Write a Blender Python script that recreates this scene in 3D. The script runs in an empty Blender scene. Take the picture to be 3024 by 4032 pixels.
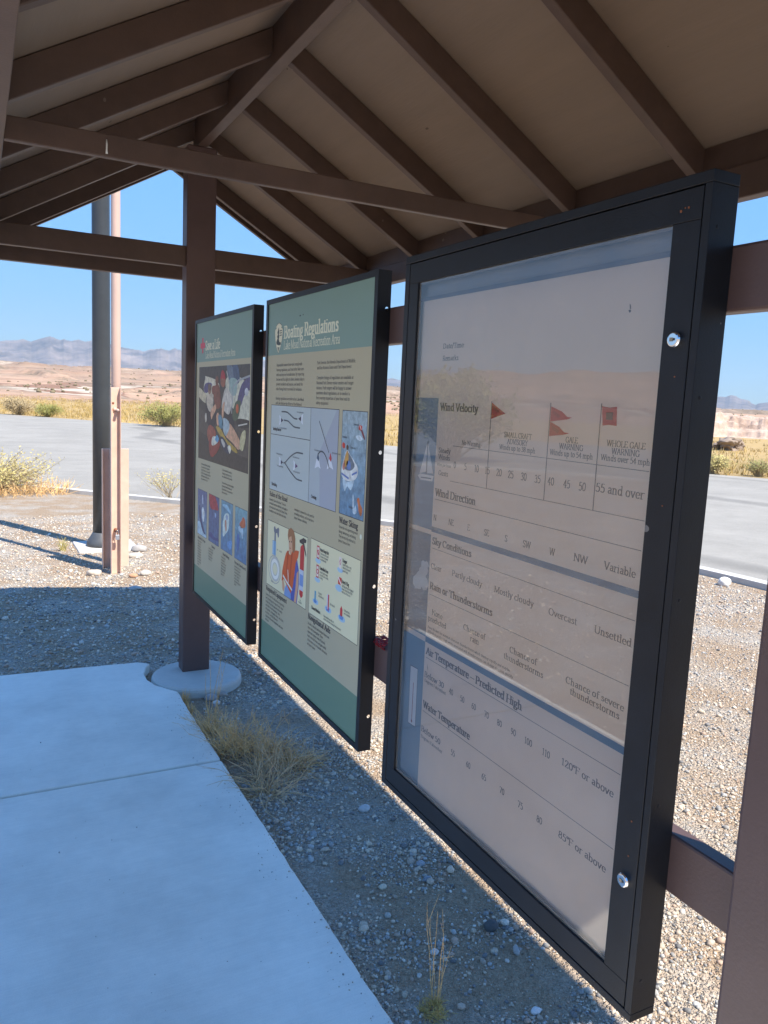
import bpy, bmesh, math, random
import numpy as np
from mathutils import Matrix, Vector

# ------------------------------------------------------------------ camera, sky, sun, exposure
SC = bpy.context.scene
COL = SC.collection
EYE = 1.61                                  # eye height over the gravel
cam_d = bpy.data.cameras.new('camera'); cam = bpy.data.objects.new('camera', cam_d); COL.objects.link(cam)
rt = Vector((0.8868, -0.4599, 0.0460)); fw = Vector((0.4616, 0.8761, -0.1393)).normalized()
rt = (rt - fw * rt.dot(fw)).normalized(); up = rt.cross(fw)
cam.matrix_world = Matrix(((rt.x, up.x, -fw.x, 0), (rt.y, up.y, -fw.y, 0), (rt.z, up.z, -fw.z, EYE), (0, 0, 0, 1)))
cam_d.sensor_fit = 'VERTICAL'; cam_d.sensor_height = 36.0; cam_d.lens = 3071.2 / 4032 * 36
cam_d.clip_start = 0.02; cam_d.clip_end = 40000
SC.camera = cam

SUN = Vector((0.279, -0.567, 1.0)).normalized()      # towards the sun
SKY_K, SKY_G = 4.0, 7.2
world = bpy.data.worlds.new('World'); SC.world = world; world.use_nodes = True
wn = world.node_tree.nodes; wl = world.node_tree.links
sky = wn.new('ShaderNodeTexSky'); sky.sky_type = 'NISHITA'; sky.sun_disc = False
sky.sun_elevation = math.asin(SUN.z); sky.sun_rotation = math.atan2(SUN.x, SUN.y)
sky.altitude = 400; sky.air_density = 0.8; sky.dust_density = 0.0; sky.ozone_density = 3.0
# the desert sky of the photograph is an even blue: hold back the bright horizon band of the model
bw = wn.new('ShaderNodeRGBToBW'); wl.new(sky.outputs[0], bw.inputs[0])
k1 = wn.new('ShaderNodeMath'); k1.operation = 'MULTIPLY_ADD'; wl.new(bw.outputs[0], k1.inputs[0]); k1.inputs[1].default_value = SKY_K; k1.inputs[2].default_value = 1.0
k2 = wn.new('ShaderNodeMath'); k2.operation = 'DIVIDE'; k2.inputs[0].default_value = SKY_G; wl.new(k1.outputs[0], k2.inputs[1])
k3 = wn.new('ShaderNodeVectorMath'); k3.operation = 'SCALE'; wl.new(sky.outputs[0], k3.inputs[0]); wl.new(k2.outputs[0], k3.inputs['Scale'])
hs = wn.new('ShaderNodeHueSaturation'); hs.inputs['Saturation'].default_value = 1.14; tn = wn.new('ShaderNodeVectorMath'); tn.operation = 'MULTIPLY'; tn.inputs[1].default_value = (0.90, 0.98, 1.02); wl.new(k3.outputs[0], tn.inputs[0]); wl.new(tn.outputs[0], hs.inputs['Color'])
wl.new(hs.outputs[0], wn['Background'].inputs[0]); wn['Background'].inputs[1].default_value = 0.12
sl = bpy.data.lights.new('sun', 'SUN'); so = bpy.data.objects.new('sun', sl); COL.objects.link(so)
sl.energy = 2.95; sl.angle = math.radians(0.53); sl.color = (1.0, 0.92, 0.79)
so.rotation_euler = (-SUN).to_track_quat('-Z', 'Y').to_euler(); so.location = (3, -5, 12)
vs = SC.view_settings
vs.view_transform = 'Standard'; vs.look = 'None'; vs.exposure = 1.70; vs.gamma = 1.0; vs.use_curve_mapping = False
SC.cycles.max_bounces = 8; SC.cycles.transparent_max_bounces = 12

# ------------------------------------------------------------------ helpers
def new_mat(name):
    m = bpy.data.materials.new(name); m.use_nodes = True
    return m, m.node_tree.nodes, m.node_tree.links, m.node_tree.nodes['Principled BSDF']
def rgb(c): return (c[0], c[1], c[2], 1)
def pmat(name, col, rough=0.6, var=0.12, scale=6.0, bump=0.0, bscale=120.0, metal=0.0, stretch=(1, 1, 1), dark=None, spec=0.5, fleck=None):
    """painted / plain surface with mottled colour and a fine bump"""
    m, n, l, b = new_mat(name)
    tc = n.new('ShaderNodeTexCoord'); mp = n.new('ShaderNodeMapping'); mp.inputs['Scale'].default_value = stretch
    l.new(tc.outputs['Object'], mp.inputs[0])
    nz = n.new('ShaderNodeTexNoise'); nz.inputs['Scale'].default_value = scale; nz.inputs['Detail'].default_value = 6
    nz.inputs['Roughness'].default_value = 0.65
    l.new(mp.outputs[0], nz.inputs['Vector'])
    cr = n.new('ShaderNodeValToRGB')
    d = dark if dark else tuple(x * (1 - var) for x in col)
    cr.color_ramp.elements[0].position = 0.3; cr.color_ramp.elements[1].position = 0.7
    cr.color_ramp.elements[0].color = rgb(d); cr.color_ramp.elements[1].color = rgb(tuple(min(1, x * (1 + var)) for x in col))
    l.new(nz.outputs[0], cr.inputs[0]); l.new(cr.outputs[0], b.inputs['Base Color'])
    if fleck:                                  # sparse chips: (cells per metre, radius as a share of the cell, colour, share of cells)
        fs, fr_, fc, share = fleck
        m2_ = n.new('ShaderNodeMapping'); m2_.inputs['Scale'].default_value = (1, 0.45, 0.7); l.new(tc.outputs['Object'], m2_.inputs[0])
        vo = n.new('ShaderNodeTexVoronoi'); vo.inputs['Scale'].default_value = fs; l.new(m2_.outputs[0], vo.inputs['Vector'])
        sc_ = n.new('ShaderNodeSeparateColor'); l.new(vo.outputs['Color'], sc_.inputs[0])
        a_ = n.new('ShaderNodeMath'); a_.operation = 'MULTIPLY'; a_.inputs[1].default_value = fr_; l.new(sc_.outputs[1], a_.inputs[0])
        c_ = n.new('ShaderNodeMath'); c_.operation = 'LESS_THAN'; l.new(vo.outputs['Distance'], c_.inputs[0]); l.new(a_.outputs[0], c_.inputs[1])
        d_ = n.new('ShaderNodeMath'); d_.operation = 'LESS_THAN'; l.new(sc_.outputs[0], d_.inputs[0]); d_.inputs[1].default_value = share
        e_ = n.new('ShaderNodeMath'); e_.operation = 'MULTIPLY'; l.new(c_.outputs[0], e_.inputs[0]); l.new(d_.outputs[0], e_.inputs[1])
        x_ = n.new('ShaderNodeMix'); x_.data_type = 'RGBA'; l.new(e_.outputs[0], x_.inputs[0]); l.new(cr.outputs[0], x_.inputs[6]); x_.inputs[7].default_value = rgb(fc); l.new(x_.outputs[2], b.inputs['Base Color'])
    b.inputs['Roughness'].default_value = rough; b.inputs['Metallic'].default_value = metal
    b.inputs['Specular IOR Level'].default_value = spec
    if bump:
        n2 = n.new('ShaderNodeTexNoise'); n2.inputs['Scale'].default_value = bscale; n2.inputs['Detail'].default_value = 4
        l.new(mp.outputs[0], n2.inputs['Vector'])
        bp = n.new('ShaderNodeBump'); bp.inputs['Strength'].default_value = bump; bp.inputs['Distance'].default_value = 0.004
        l.new(n2.outputs[0], bp.inputs['Height']); l.new(bp.outputs[0], b.inputs['Normal'])
    return m
_inks = {}
def ink(c, rough=0.45):
    """flat printing ink, colour given as sRGB 0-255"""
    k = (tuple(c), rough)
    if k not in _inks:
        lin = tuple(((x / 255) / 12.92 if x / 255 < 0.04045 else ((x / 255 + 0.055) / 1.055) ** 2.4) for x in c)
        m, n, l, b = new_mat('ink'); b.inputs['Base Color'].default_value = rgb(lin); b.inputs['Roughness'].default_value = rough
        b.inputs['Specular IOR Level'].default_value = 0.3
        _inks[k] = m
    return _inks[k]

def ink_photo(c):
    k = (tuple(c), 'photo')
    if k not in _inks:
        m = ink(c).copy(); n, l = m.node_tree.nodes, m.node_tree.links; b = n['Principled BSDF']; base = tuple(b.inputs['Base Color'].default_value)
        tc = n.new('ShaderNodeTexCoord'); z = n.new('ShaderNodeTexNoise'); z.inputs['Scale'].default_value = 38; z.inputs['Detail'].default_value = 7; z.inputs['Roughness'].default_value = 0.75
        l.new(tc.outputs['Object'], z.inputs['Vector']); r_ = n.new('ShaderNodeMapRange'); r_.inputs[1].default_value = 0.3; r_.inputs[2].default_value = 0.7; r_.inputs[3].default_value = 0.55; r_.inputs[4].default_value = 1.4
        l.new(z.outputs[0], r_.inputs[0]); x = n.new('ShaderNodeMix'); x.data_type = 'RGBA'; x.blend_type = 'MULTIPLY'; x.inputs[0].default_value = 1; x.inputs[6].default_value = base
        l.new(r_.outputs[0], x.inputs[7]); l.new(x.outputs[2], b.inputs['Base Color']); _inks[k] = m
    return _inks[k]
class MB:
    def __init__(s): s.v = []; s.f = []; s.m = []; s.mats = []
    def mi(s, mat):
        if mat is None: return 0
        if mat not in s.mats: s.mats.append(mat)
        return s.mats.index(mat)
    def face(s, pts, mat=None):
        k = len(s.v); s.v += [tuple(p) for p in pts]; s.f.append(tuple(range(k, k + len(pts)))); s.m.append(s.mi(mat))
    def solid(s, v, f, mat=None):
        k = len(s.v); s.v += [tuple(p) for p in v]; i = s.mi(mat)
        for q in f: s.f.append(tuple(k + x for x in q)); s.m.append(i)
    def box(s, x0, x1, y0, y1, z0, z1, mat=None):
        v = [(x, y, z) for z in (z0, z1) for y in (y0, y1) for x in (x0, x1)]
        s.solid(v, [(0, 2, 3, 1), (4, 5, 7, 6), (0, 1, 5, 4), (2, 6, 7, 3), (0, 4, 6, 2), (1, 3, 7, 5)], mat)
    def prism_y(s, prof, y0, y1, mat=None):
        n = len(prof); v = [(x, y0, z) for x, z in prof] + [(x, y1, z) for x, z in prof]
        s.solid(v, [tuple(range(n)), tuple(range(2 * n - 1, n - 1, -1))] + [(i, n + i, n + (i + 1) % n, (i + 1) % n) for i in range(n)], mat)
    def prism_z(s, prof, z0, z1, mat=None):
        n = len(prof); v = [(x, y, z0) for x, y in prof] + [(x, y, z1) for x, y in prof]
        s.solid(v, [tuple(range(n - 1, -1, -1)), tuple(range(n, 2 * n))] + [(i, (i + 1) % n, n + (i + 1) % n, n + i) for i in range(n)], mat)
    def lathe(s, cx, cy, prof, n=32, mat=None):
        k = len(s.v); i = s.mi(mat)
        for r, z in prof:
            for a in range(n): t = 2 * math.pi * a / n; s.v.append((cx + r * math.cos(t), cy + r * math.sin(t), z))
        for j in range(len(prof) - 1):
            for a in range(n):
                b = (a + 1) % n; s.f.append((k + j * n + a, k + j * n + b, k + (j + 1) * n + b, k + (j + 1) * n + a)); s.m.append(i)
        s.f.append(tuple(k + (len(prof) - 1) * n + a for a in range(n))); s.m.append(i)
        s.f.append(tuple(k + a for a in range(n - 1, -1, -1))); s.m.append(i)
    def tube(s, pts, rad, n=6, mat=None):
        pts = [Vector(p) for p in pts]; k = len(s.v); i = s.mi(mat)
        rad = rad if isinstance(rad, (list, tuple)) else [rad] * len(pts)
        for j, p in enumerate(pts):
            d = (pts[min(j + 1, len(pts) - 1)] - pts[max(j - 1, 0)]).normalized()
            a = d.cross(Vector((0, 0, 1)) if abs(d.z) < 0.9 else Vector((1, 0, 0))).normalized(); b = d.cross(a)
            for q in range(n):
                t = 2 * math.pi * q / n; s.v.append(tuple(p + (a * math.cos(t) + b * math.sin(t)) * rad[j]))
        for j in range(len(pts) - 1):
            for q in range(n):
                w = (q + 1) % n; s.f.append((k + j * n + q, k + j * n + w, k + (j + 1) * n + w, k + (j + 1) * n + q)); s.m.append(i)
        s.f.append(tuple(k + q for q in range(n - 1, -1, -1))); s.m.append(i)
        s.f.append(tuple(k + (len(pts) - 1) * n + q for q in range(n))); s.m.append(i)

def root_loc(o):
    while o.parent: o = o.parent
    return o.location.copy()
def obj(name, mb, mat=None, parent=None, smooth=False, bevel=0.0, origin=None, seg=2):
    """one mesh object; mb is in world coordinates"""
    me = bpy.data.meshes.new(name)
    o = bpy.data.objects.new(name, me); COL.objects.link(o)
    if parent is not None:
        off = root_loc(parent); o.parent = parent
    else:
        off = Vector(origin) if origin is not None else Vector((0, 0, 0)); o.location = off
    v = np.array(mb.v, dtype=float).reshape(-1, 3) - np.array(off)
    me.from_pydata(v.tolist(), [], mb.f)
    ml = ([mat] if mat else []) if not mb.mats else mb.mats
    for x in ml: me.materials.append(x)
    if mb.mats: me.polygons.foreach_set('material_index', mb.m)
    if smooth: me.polygons.foreach_set('use_smooth', [True] * len(me.polygons))
    me.update()
    if bevel:
        bm = o.modifiers.new('bevel', 'BEVEL'); bm.width = bevel; bm.segments = seg; bm.limit_method = 'ANGLE'; bm.angle_limit = math.radians(40)
        bm.harden_normals = False
    return o
def tag(o, label=None, cat=None, group=None, kind=None):
    if label: o['label'] = label
    if cat: o['category'] = cat
    if group: o['group'] = group
    if kind: o['kind'] = kind
    return o
def thing(name, label, cat, loc, group=None):
    o = bpy.data.objects.new(name, None); COL.objects.link(o); o.location = loc; o.empty_display_size = 0.1
    return tag(o, label, cat, group)

# ------------------------------------------------------------------ a serif stroke alphabet (pen-swept)
def arc(cx, cy, rx, ry, a0, a1, n=9):
    if abs(a1 - a0) >= 359: n = 14
    return [(cx + rx * math.cos(math.radians(a0 + (a1 - a0) * i / n)), cy + ry * math.sin(math.radians(a0 + (a1 - a0) * i / n))) for i in range(n + 1)]
def spline(p, n=3):
    q = []
    P = [p[0]] + list(p) + [p[-1]]
    for i in range(1, len(P) - 2):
        for k in range(n):
            t = k / n; a, b, c, d = P[i - 1], P[i], P[i + 1], P[i + 2]
            q.append(tuple(0.5 * (2 * b[j] + (c[j] - a[j]) * t + (2 * a[j] - 5 * b[j] + 4 * c[j] - d[j]) * t * t + (3 * b[j] - a[j] - 3 * c[j] + d[j]) * t ** 3) for j in (0, 1)))
    return q + [p[-1]]
def V(x, y0, y1, s=''):
    o = [[(x, y0), (x, y1)]]
    if 'b' in s: o.append([(x - 7, y0), (x + 7, y0)])
    if 't' in s: o.append([(x - 7, y1), (x + 7, y1)])
    if 'l' in s: o.append([(x - 7, y1 - 2), (x, y1)])
    return o
def S_(x, y): return [[(x - 6, y), (x + 6, y)]]
def Ln(*p): return [list(p)]
def A(*a): return [arc(*a)]
def C(*p): return [spline(list(p))]
GL = {
 'A': (60, Ln((7, 0), (30, 68)) + Ln((30, 68), (54, 0)) + Ln((15, 24), (45, 24)) + S_(7, 0) + S_(54, 0)),
 'B': (54, V(10, 0, 68, 'bt') + Ln((10, 68), (28, 68)) + A(28, 52, 14, 16, 90, -90) + Ln((10, 36), (30, 36)) + A(30, 18, 16, 18, 90, -90) + Ln((10, 0), (30, 0))),
 'C': (62, A(34, 34, 26, 35, 50, 310) + Ln((52, 50), (52, 64))),
 'D': (66, V(10, 0, 68, 'bt') + Ln((10, 68), (28, 68)) + A(28, 34, 29, 34, 90, -90) + Ln((10, 0), (28, 0))),
 'E': (52, V(10, 0, 68, 'bt') + Ln((10, 68), (43, 68), (44, 58)) + Ln((10, 36), (36, 36)) + Ln((10, 0), (46, 0), (47, 11))),
 'F': (48, V(10, 0, 68, 'bt') + Ln((10, 68), (43, 68), (44, 58)) + Ln((10, 36), (35, 36))),
 'G': (66, A(34, 34, 26, 35, 50, 345) + Ln((52, 50), (52, 64)) + V(56, 4, 30, 't')),
 'H': (64, V(10, 0, 68, 'bt') + V(53, 0, 68, 'bt') + Ln((10, 35), (53, 35))),
 'I': (25, V(12, 0, 68, 'bt')),
 'K': (58, V(10, 0, 68, 'bt') + Ln((48, 68), (12, 32)) + Ln((22, 40), (52, 0)) + S_(48, 68) + S_(52, 0)),
 'L': (49, V(10, 0, 68, 'bt') + Ln((10, 0), (44, 0), (46, 12))),
 'M': (78, V(10, 0, 68, 'bt') + V(67, 0, 68, 'bt') + Ln((10, 68), (38, 4)) + Ln((38, 4), (67, 68))),
 'N': (66, V(10, 0, 68, 'bt') + V(55, 0, 68, 't') + Ln((10, 68), (55, 0))),
 'O': (68, A(34, 34, 27, 35, 0, 360)),
 'P': (52, V(10, 0, 68, 'bt') + Ln((10, 68), (28, 68)) + A(28, 50, 16, 18, 90, -90) + Ln((10, 32), (28, 32))),
 'R': (57, V(10, 0, 68, 'bt') + Ln((10, 68), (28, 68)) + A(28, 50, 16, 18, 90, -90) + Ln((10, 32), (28, 32)) + Ln((26, 32), (50, 0)) + S_(50, 0)),
 'S': (48, C((42, 56), (32, 68), (16, 66), (9, 52), (18, 40), (34, 30), (42, 16), (30, 0), (14, 1), (7, 14))),
 'T': (56, V(28, 0, 68, 'b') + Ln((4, 58), (5, 68), (51, 68), (52, 58))),
 'U': (62, Ln((10, 68), (10, 20)) + A(31, 20, 21, 21, 180, 360) + Ln((52, 20), (52, 68)) + S_(10, 68) + S_(52, 68)),
 'V': (56, Ln((5, 68), (28, 0)) + Ln((28, 0), (51, 68)) + S_(5, 68) + S_(51, 68)),
 'W': (82, Ln((5, 68), (22, 0)) + Ln((22, 0), (41, 66)) + Ln((41, 66), (59, 0)) + Ln((59, 0), (77, 68)) + S_(5, 68) + S_(77, 68) + S_(41, 68)),
 'Y': (56, Ln((5, 68), (28, 34)) + Ln((51, 68), (28, 34)) + V(28, 0, 34, 'b') + S_(5, 68) + S_(51, 68)),
 'a': (44, C((12, 39), (22, 46), (33, 40), (34, 26)) + V(34, 4, 28) + C((34, 28), (16, 23), (10, 12), (18, 1), (34, 9)) + Ln((34, 4), (41, 1))),
 'b': (48, V(10, 2, 72, 'l') + A(25, 23, 15, 23, 0, 360)),
 'c': (40, A(24, 23, 16, 24, 45, 315)),
 'd': (50, A(23, 23, 15, 23, 0, 360) + V(38, 0, 72, 'l') + Ln((38, 0), (45, 1))),
 'e': (42, A(23, 23, 16, 24, 5, 320) + Ln((8, 25), (39, 25))),
 'f': (30, V(15, 0, 58, 'b') + A(26, 58, 11, 14, 180, 50) + Ln((5, 46), (28, 46))),
 'g': (44, A(20, 30, 13, 16, 0, 360) + C((14, 16), (8, 8), (24, 2), (38, -6), (34, -18), (18, -22), (6, -15), (8, -5), (14, 1)) + Ln((32, 42), (40, 45))),
 'h': (50, V(11, 0, 72, 'bl') + A(24, 30, 13, 16, 180, 0) + V(37, 0, 30, 'b')),
 'i': (23, V(11, 0, 46, 'bl') + Ln((10, 62), (12, 62))),
 'j': (23, V(11, -14, 46, 'l') + Ln((10, 62), (12, 62)) + Ln((11, -14), (3, -20))),
 'k': (46, V(11, 0, 72, 'bl') + Ln((38, 46), (13, 22)) + Ln((20, 28), (40, 0)) + S_(40, 0)),
 'l': (23, V(11, 0, 72, 'bl')),
 'm': (74, V(11, 0, 46, 'bl') + A(24, 31, 12, 15, 180, 0) + V(36, 0, 32, 'b') + A(49, 31, 12, 15, 180, 0) + V(61, 0, 32, 'b')),
 'n': (50, V(11, 0, 46, 'bl') + A(24, 30, 13, 16, 180, 0) + V(37, 0, 30, 'b')),
 'o': (46, A(23, 23, 16, 24, 0, 360)),
 'p': (49, V(10, -22, 46, 'bl') + A(25, 23, 15, 23, 0, 360)),
 'q': (49, A(23, 23, 15, 23, 0, 360) + V(38, -22, 46, 'b')),
 'r': (35, V(11, 0, 46, 'bl') + A(26, 30, 15, 16, 160, 60)),
 's': (37, C((29, 38), (21, 46), (11, 42), (10, 33), (20, 26), (30, 17), (28, 5), (18, 0), (8, 8))),
 't': (30, V(14, 8, 60) + C((14, 10), (17, 1), (27, 4)) + Ln((5, 46), (27, 46))),
 'u': (50, V(11, 14, 46, 'l') + A(24, 14, 13, 14, 180, 360) + V(37, 0, 46, 'l') + Ln((37, 0), (44, 1))),
 'v': (42, Ln((5, 46), (21, 0)) + Ln((21, 0), (37, 46)) + S_(5, 46) + S_(37, 46)),
 'w': (61, Ln((5, 46), (18, 0)) + Ln((18, 0), (31, 42)) + Ln((31, 42), (43, 0)) + Ln((43, 0), (56, 46)) + S_(5, 46) + S_(56, 46)),
 'x': (42, Ln((6, 46), (36, 0)) + Ln((36, 46), (6, 0)) + S_(6, 46) + S_(36, 46) + S_(6, 0) + S_(36, 0)),
 'y': (42, Ln((5, 46), (21, 2)) + Ln((37, 46), (18, -14), (10, -22), (4, -18)) + S_(5, 46) + S_(37, 46)),
 'z': (41, Ln((6, 40), (7, 46), (34, 46), (6, 0), (36, 0), (37, 8))),
 '0': (46, A(23, 33, 17, 33, 0, 360)), '1': (40, V(21, 0, 66, 'b') + Ln((21, 66), (11, 58))),
 '2': (46, C((8, 50), (14, 64), (30, 64), (37, 50), (28, 32), (8, 2)) + Ln((8, 0), (38, 0), (40, 9))),
 '3': (46, C((9, 56), (20, 66), (34, 60), (34, 44), (20, 36)) + C((20, 36), (36, 30), (38, 12), (24, 0), (7, 6))),
 '4': (46, Ln((30, 66), (5, 20), (42, 20)) + V(30, 0, 66, 'b')),
 '5': (46, Ln((36, 66), (14, 66), (11, 38)) + C((11, 38), (26, 42), (38, 30), (36, 10), (22, 0), (7, 6))),
 '6': (46, C((34, 64), (18, 54), (8, 30), (10, 10), (23, 0), (36, 8), (37, 26), (24, 38), (11, 30))),
 '7': (46, Ln((7, 58), (8, 66), (39, 66), (17, 0))), '8': (46, A(23, 50, 13, 16, 0, 360) + A(23, 17, 16, 17, 0, 360)),
 '9': (46, C((12, 2), (28, 12), (38, 36), (36, 56), (23, 66), (10, 58), (9, 40), (22, 28), (35, 36))),
 '.': (20, Ln((8, 2), (10, 2))), ',': (20, Ln((10, 3), (6, -10))), ':': (20, Ln((8, 2), (10, 2)) + Ln((8, 40), (10, 40))),
 '/': (34, Ln((4, -8), (30, 74))), '-': (28, Ln((4, 24), (23, 24))), '\u2013': (52, Ln((4, 26), (48, 26))),
 '\u00b0': (26, A(13, 56, 9, 10, 0, 360)), "'": (16, Ln((8, 70), (7, 54))), '(': (26, A(30, 28, 22, 46, 120, 240)), ')': (26, A(-4, 28, 22, 46, 60, -60)),
 '&': (60, C((50, 24), (34, 0), (14, 0), (8, 16), (30, 40), (34, 58), (24, 68), (16, 56), (30, 30), (54, 0))),
 '"': (24, Ln((8, 70), (8, 56)) + Ln((16, 70), (16, 56))), ' ': (22, []),
}
def hull(pts):
    pts = sorted(set(pts))
    def half(ps):
        h = []
        for q in ps:
            while len(h) > 1 and (h[-1][0] - h[-2][0]) * (q[1] - h[-2][1]) - (h[-1][1] - h[-2][1]) * (q[0] - h[-2][0]) <= 0: h.pop()
            h.append(q)
        return h[:-1]
    return half(pts) + half(pts[::-1])
def natural(s): return sum(GL.get(c, GL['o'])[0] for c in s)
def lay_text(mb, s, put, h, v, cap, width=None, bold=False, mat=None, sxr=1.0, layer=0.0):
    """put(h, v, lift) -> world point; h to the right, v up, both in metres on the sheet"""
    sy = cap / 68.0; sx = (width / natural(s)) if width else sy * sxr
    w, t = (15, 5.5) if bold else (9.5, 4.0)
    w *= 0.5 * min(1.0, 0.55 + 0.45 * sx / sy) ; t *= 0.5; w *= max(1, sy / sx * 0.9) ** 0.5
    x = h; k = 0
    for ch in s:
        adv, strokes = GL.get(ch, GL['o'])
        for st in strokes:
            for i in range(len(st) - 1):
                (ax, ay), (bx, by) = st[i], st[i + 1]
                hp = hull([(px + ex, py + ey) for px, py in ((ax, ay), (bx, by)) for ex in (-w, w) for ey in (-t, t)])
                lift = layer + (k % 9) * 0.000012; k += 1
                mb.face([put(x + px * sx, v + py * sy, lift) for px, py in hp], mat)
        x += adv * sx
    return x - h

# ------------------------------------------------------------------ noise for landforms
def vnoise(x, y, seed=0):
    xi = np.floor(x).astype(np.int64); yi = np.floor(y).astype(np.int64); fx = x - xi; fy = y - yi
    def hsh(a, b):
        n = (a * 374761393 + b * 668265263 + seed * 1442695041) & 0x7fffffff
        n = ((n ^ (n >> 13)) * 1274126177) & 0x7fffffff
        return ((n ^ (n >> 16)) & 0xffff) / 65535.0
    u = fx * fx * (3 - 2 * fx); w = fy * fy * (3 - 2 * fy)
    return (hsh(xi, yi) * (1 - u) + hsh(xi + 1, yi) * u) * (1 - w) + (hsh(xi, yi + 1) * (1 - u) + hsh(xi + 1, yi + 1) * u) * w
def fbm(x, y, o=5, seed=0, ridged=False):
    s = 0; a = 0.5; t = 0
    for i in range(o):
        n = vnoise(x * 2 ** i + 17.3 * i, y * 2 ** i - 9.1 * i, seed + i)
        if ridged: n = 1 - np.abs(2 * n - 1)
        s = s + a * n; t += a; a *= 0.5
    return s / t
def sstep(a, b, x): t = np.clip((x - a) / (b - a), 0, 1); return t * t * (3 - 2 * t)

# ------------------------------------------------------------------ materials
M_beam = pmat('brown_timber_paint', (0.086, 0.051, 0.038), 0.5, 0.16, 4, 0.14, 60, stretch=(3, 3, 3), fleck=(14, 0.10, (0.17, 0.13, 0.105), 0.10))
M_deck = pmat('brown_plywood', (0.205, 0.151, 0.111), 0.65, 0.06, 2, 0.22, 16, stretch=(8, 0.8, 8), fleck=(9, 0.10, (0.09, 0.062, 0.043), 0.30))
M_post = pmat('brown_steel_paint', (0.098, 0.060, 0.054), 0.45, 0.12, 5, 0.10, 200, fleck=(16, 0.08, (0.17, 0.13, 0.11), 0.07))
M_black = pmat('black_powder_coat', (0.010, 0.011, 0.014), 0.45, 0.12, 14, 0.06, 500, spec=0.3)
M_case = pmat('dark_case_paint', (0.011, 0.0125, 0.016), 0.45, 0.22, 10, 0.10, 400, spec=0.3, fleck=(22, 0.10, (0.16, 0.15, 0.14), 0.06))
M_conc = None
M_chrome = pmat('chrome', (0.75, 0.76, 0.78), 0.12, 0.03, 20, metal=1.0)
M_tan = pmat('tan_steel_paint', (0.72, 0.52, 0.41), 0.5, 0.08, 6, 0.08, 40, dark=(0.64, 0.44, 0.34))
M_tanpole = pmat('pale_tan_pole_paint', (0.60, 0.42, 0.34), 0.45, 0.05, 5)
M_dpole = pmat('dark_bronze_pole_paint', (0.046, 0.050, 0.052), 0.36, 0.12, 8, 0.05, 90)
M_metalroof = pmat('brown_metal_roof', (0.16, 0.10, 0.075), 0.4, 0.05, 3)
M_rust = pmat('rust', (0.20, 0.07, 0.03), 0.8, 0.25, 40)
M_straw = pmat('dry_straw', (0.72, 0.45, 0.20), 0.75, 0.45, 60)
M_grey_weed = pmat('grey_green_weed', (0.58, 0.40, 0.22), 0.75, 0.2, 30)
M_creosote = pmat('creosote_leaf', (0.25, 0.24, 0.06), 0.6, 0.35, 9)
M_brushleaf = pmat('pale_brush_leaf', (0.44, 0.37, 0.13), 0.65, 0.3, 9)
M_twig = pmat('twig', (0.34, 0.26, 0.15), 0.8, 0.2, 20)
M_redcord = pmat('red_cord', (0.30, 0.012, 0.022), 0.6, 0.25, 200)
M_white = pmat('white_paint', (0.72, 0.72, 0.70), 0.5, 0.05, 20)

def concrete_mat(name, base, fine):
    m, n, l, b = new_mat(name)
    tc = n.new('ShaderNodeTexCoord')
    n1 = n.new('ShaderNodeTexNoise'); n1.inputs['Scale'].default_value = 2.2; n1.inputs['Detail'].default_value = 8; n1.inputs['Roughness'].default_value = 0.7
    mp = n.new('ShaderNodeMapping'); mp.inputs['Scale'].default_value = (4, 60, 30); mp.inputs['Rotation'].default_value = (0, 0, 0.08)
    n2 = n.new('ShaderNodeTexNoise'); n2.inputs['Scale'].default_value = 3; n2.inputs['Detail'].default_value = 6
    n3 = n.new('ShaderNodeTexNoise'); n3.inputs['Scale'].default_value = 260; n3.inputs['Detail'].default_value = 3
    l.new(tc.outputs['Object'], n1.inputs['Vector']); l.new(tc.outputs['Object'], mp.inputs[0]); l.new(mp.outputs[0], n2.inputs['Vector']); l.new(tc.outputs['Object'], n3.inputs['Vector'])
    a = n.new('ShaderNodeMath'); a.operation = 'MULTIPLY_ADD'; a.inputs[1].default_value = 0.22; l.new(n2.outputs[0], a.inputs[0]); l.new(n1.outputs[0], a.inputs[2])
    a2 = n.new('ShaderNodeMath'); a2.operation = 'MULTIPLY_ADD'; a2.inputs[1].default_value = 0.25; l.new(n3.outputs[0], a2.inputs[0]); l.new(a.outputs[0], a2.inputs[2])
    cr = n.new('ShaderNodeValToRGB'); e = cr.color_ramp.elements
    e[0].position = 0.52; e[1].position = 0.92
    e[0].color = rgb(tuple(x * 0.80 for x in base)); e[1].color = rgb(tuple(min(0.9, x * 1.08) for x in base))
    l.new(a2.outputs[0], cr.inputs[0])
    vo = n.new('ShaderNodeTexVoronoi'); vo.inputs['Scale'].default_value = 2.3; vo.inputs['Randomness'].default_value = 1
    l.new(tc.outputs['Object'], vo.inputs['Vector'])
    st = n.new('ShaderNodeMapRange'); st.inputs[1].default_value = 0.012; st.inputs[2].default_value = 0.030; st.inputs[3].default_value = 0.45; st.inputs[4].default_value = 1.0
    l.new(vo.outputs['Distance'], st.inputs[0])
    mx = n.new('ShaderNodeMix'); mx.data_type = 'RGBA'; mx.blend_type = 'MULTIPLY'; mx.inputs[0].default_value = 1.0
    l.new(cr.outputs[0], mx.inputs[6]); l.new(st.outputs[0], mx.inputs[7]); l.new(mx.outputs[2], b.inputs['Base Color'])
    b.inputs['Roughness'].default_value = 0.85
    bp = n.new('ShaderNodeBump'); bp.inputs['Strength'].default_value = fine; bp.inputs['Distance'].default_value = 0.004
    l.new(a2.outputs[0], bp.inputs['Height']); l.new(bp.outputs[0], b.inputs['Normal'])
    return m
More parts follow.
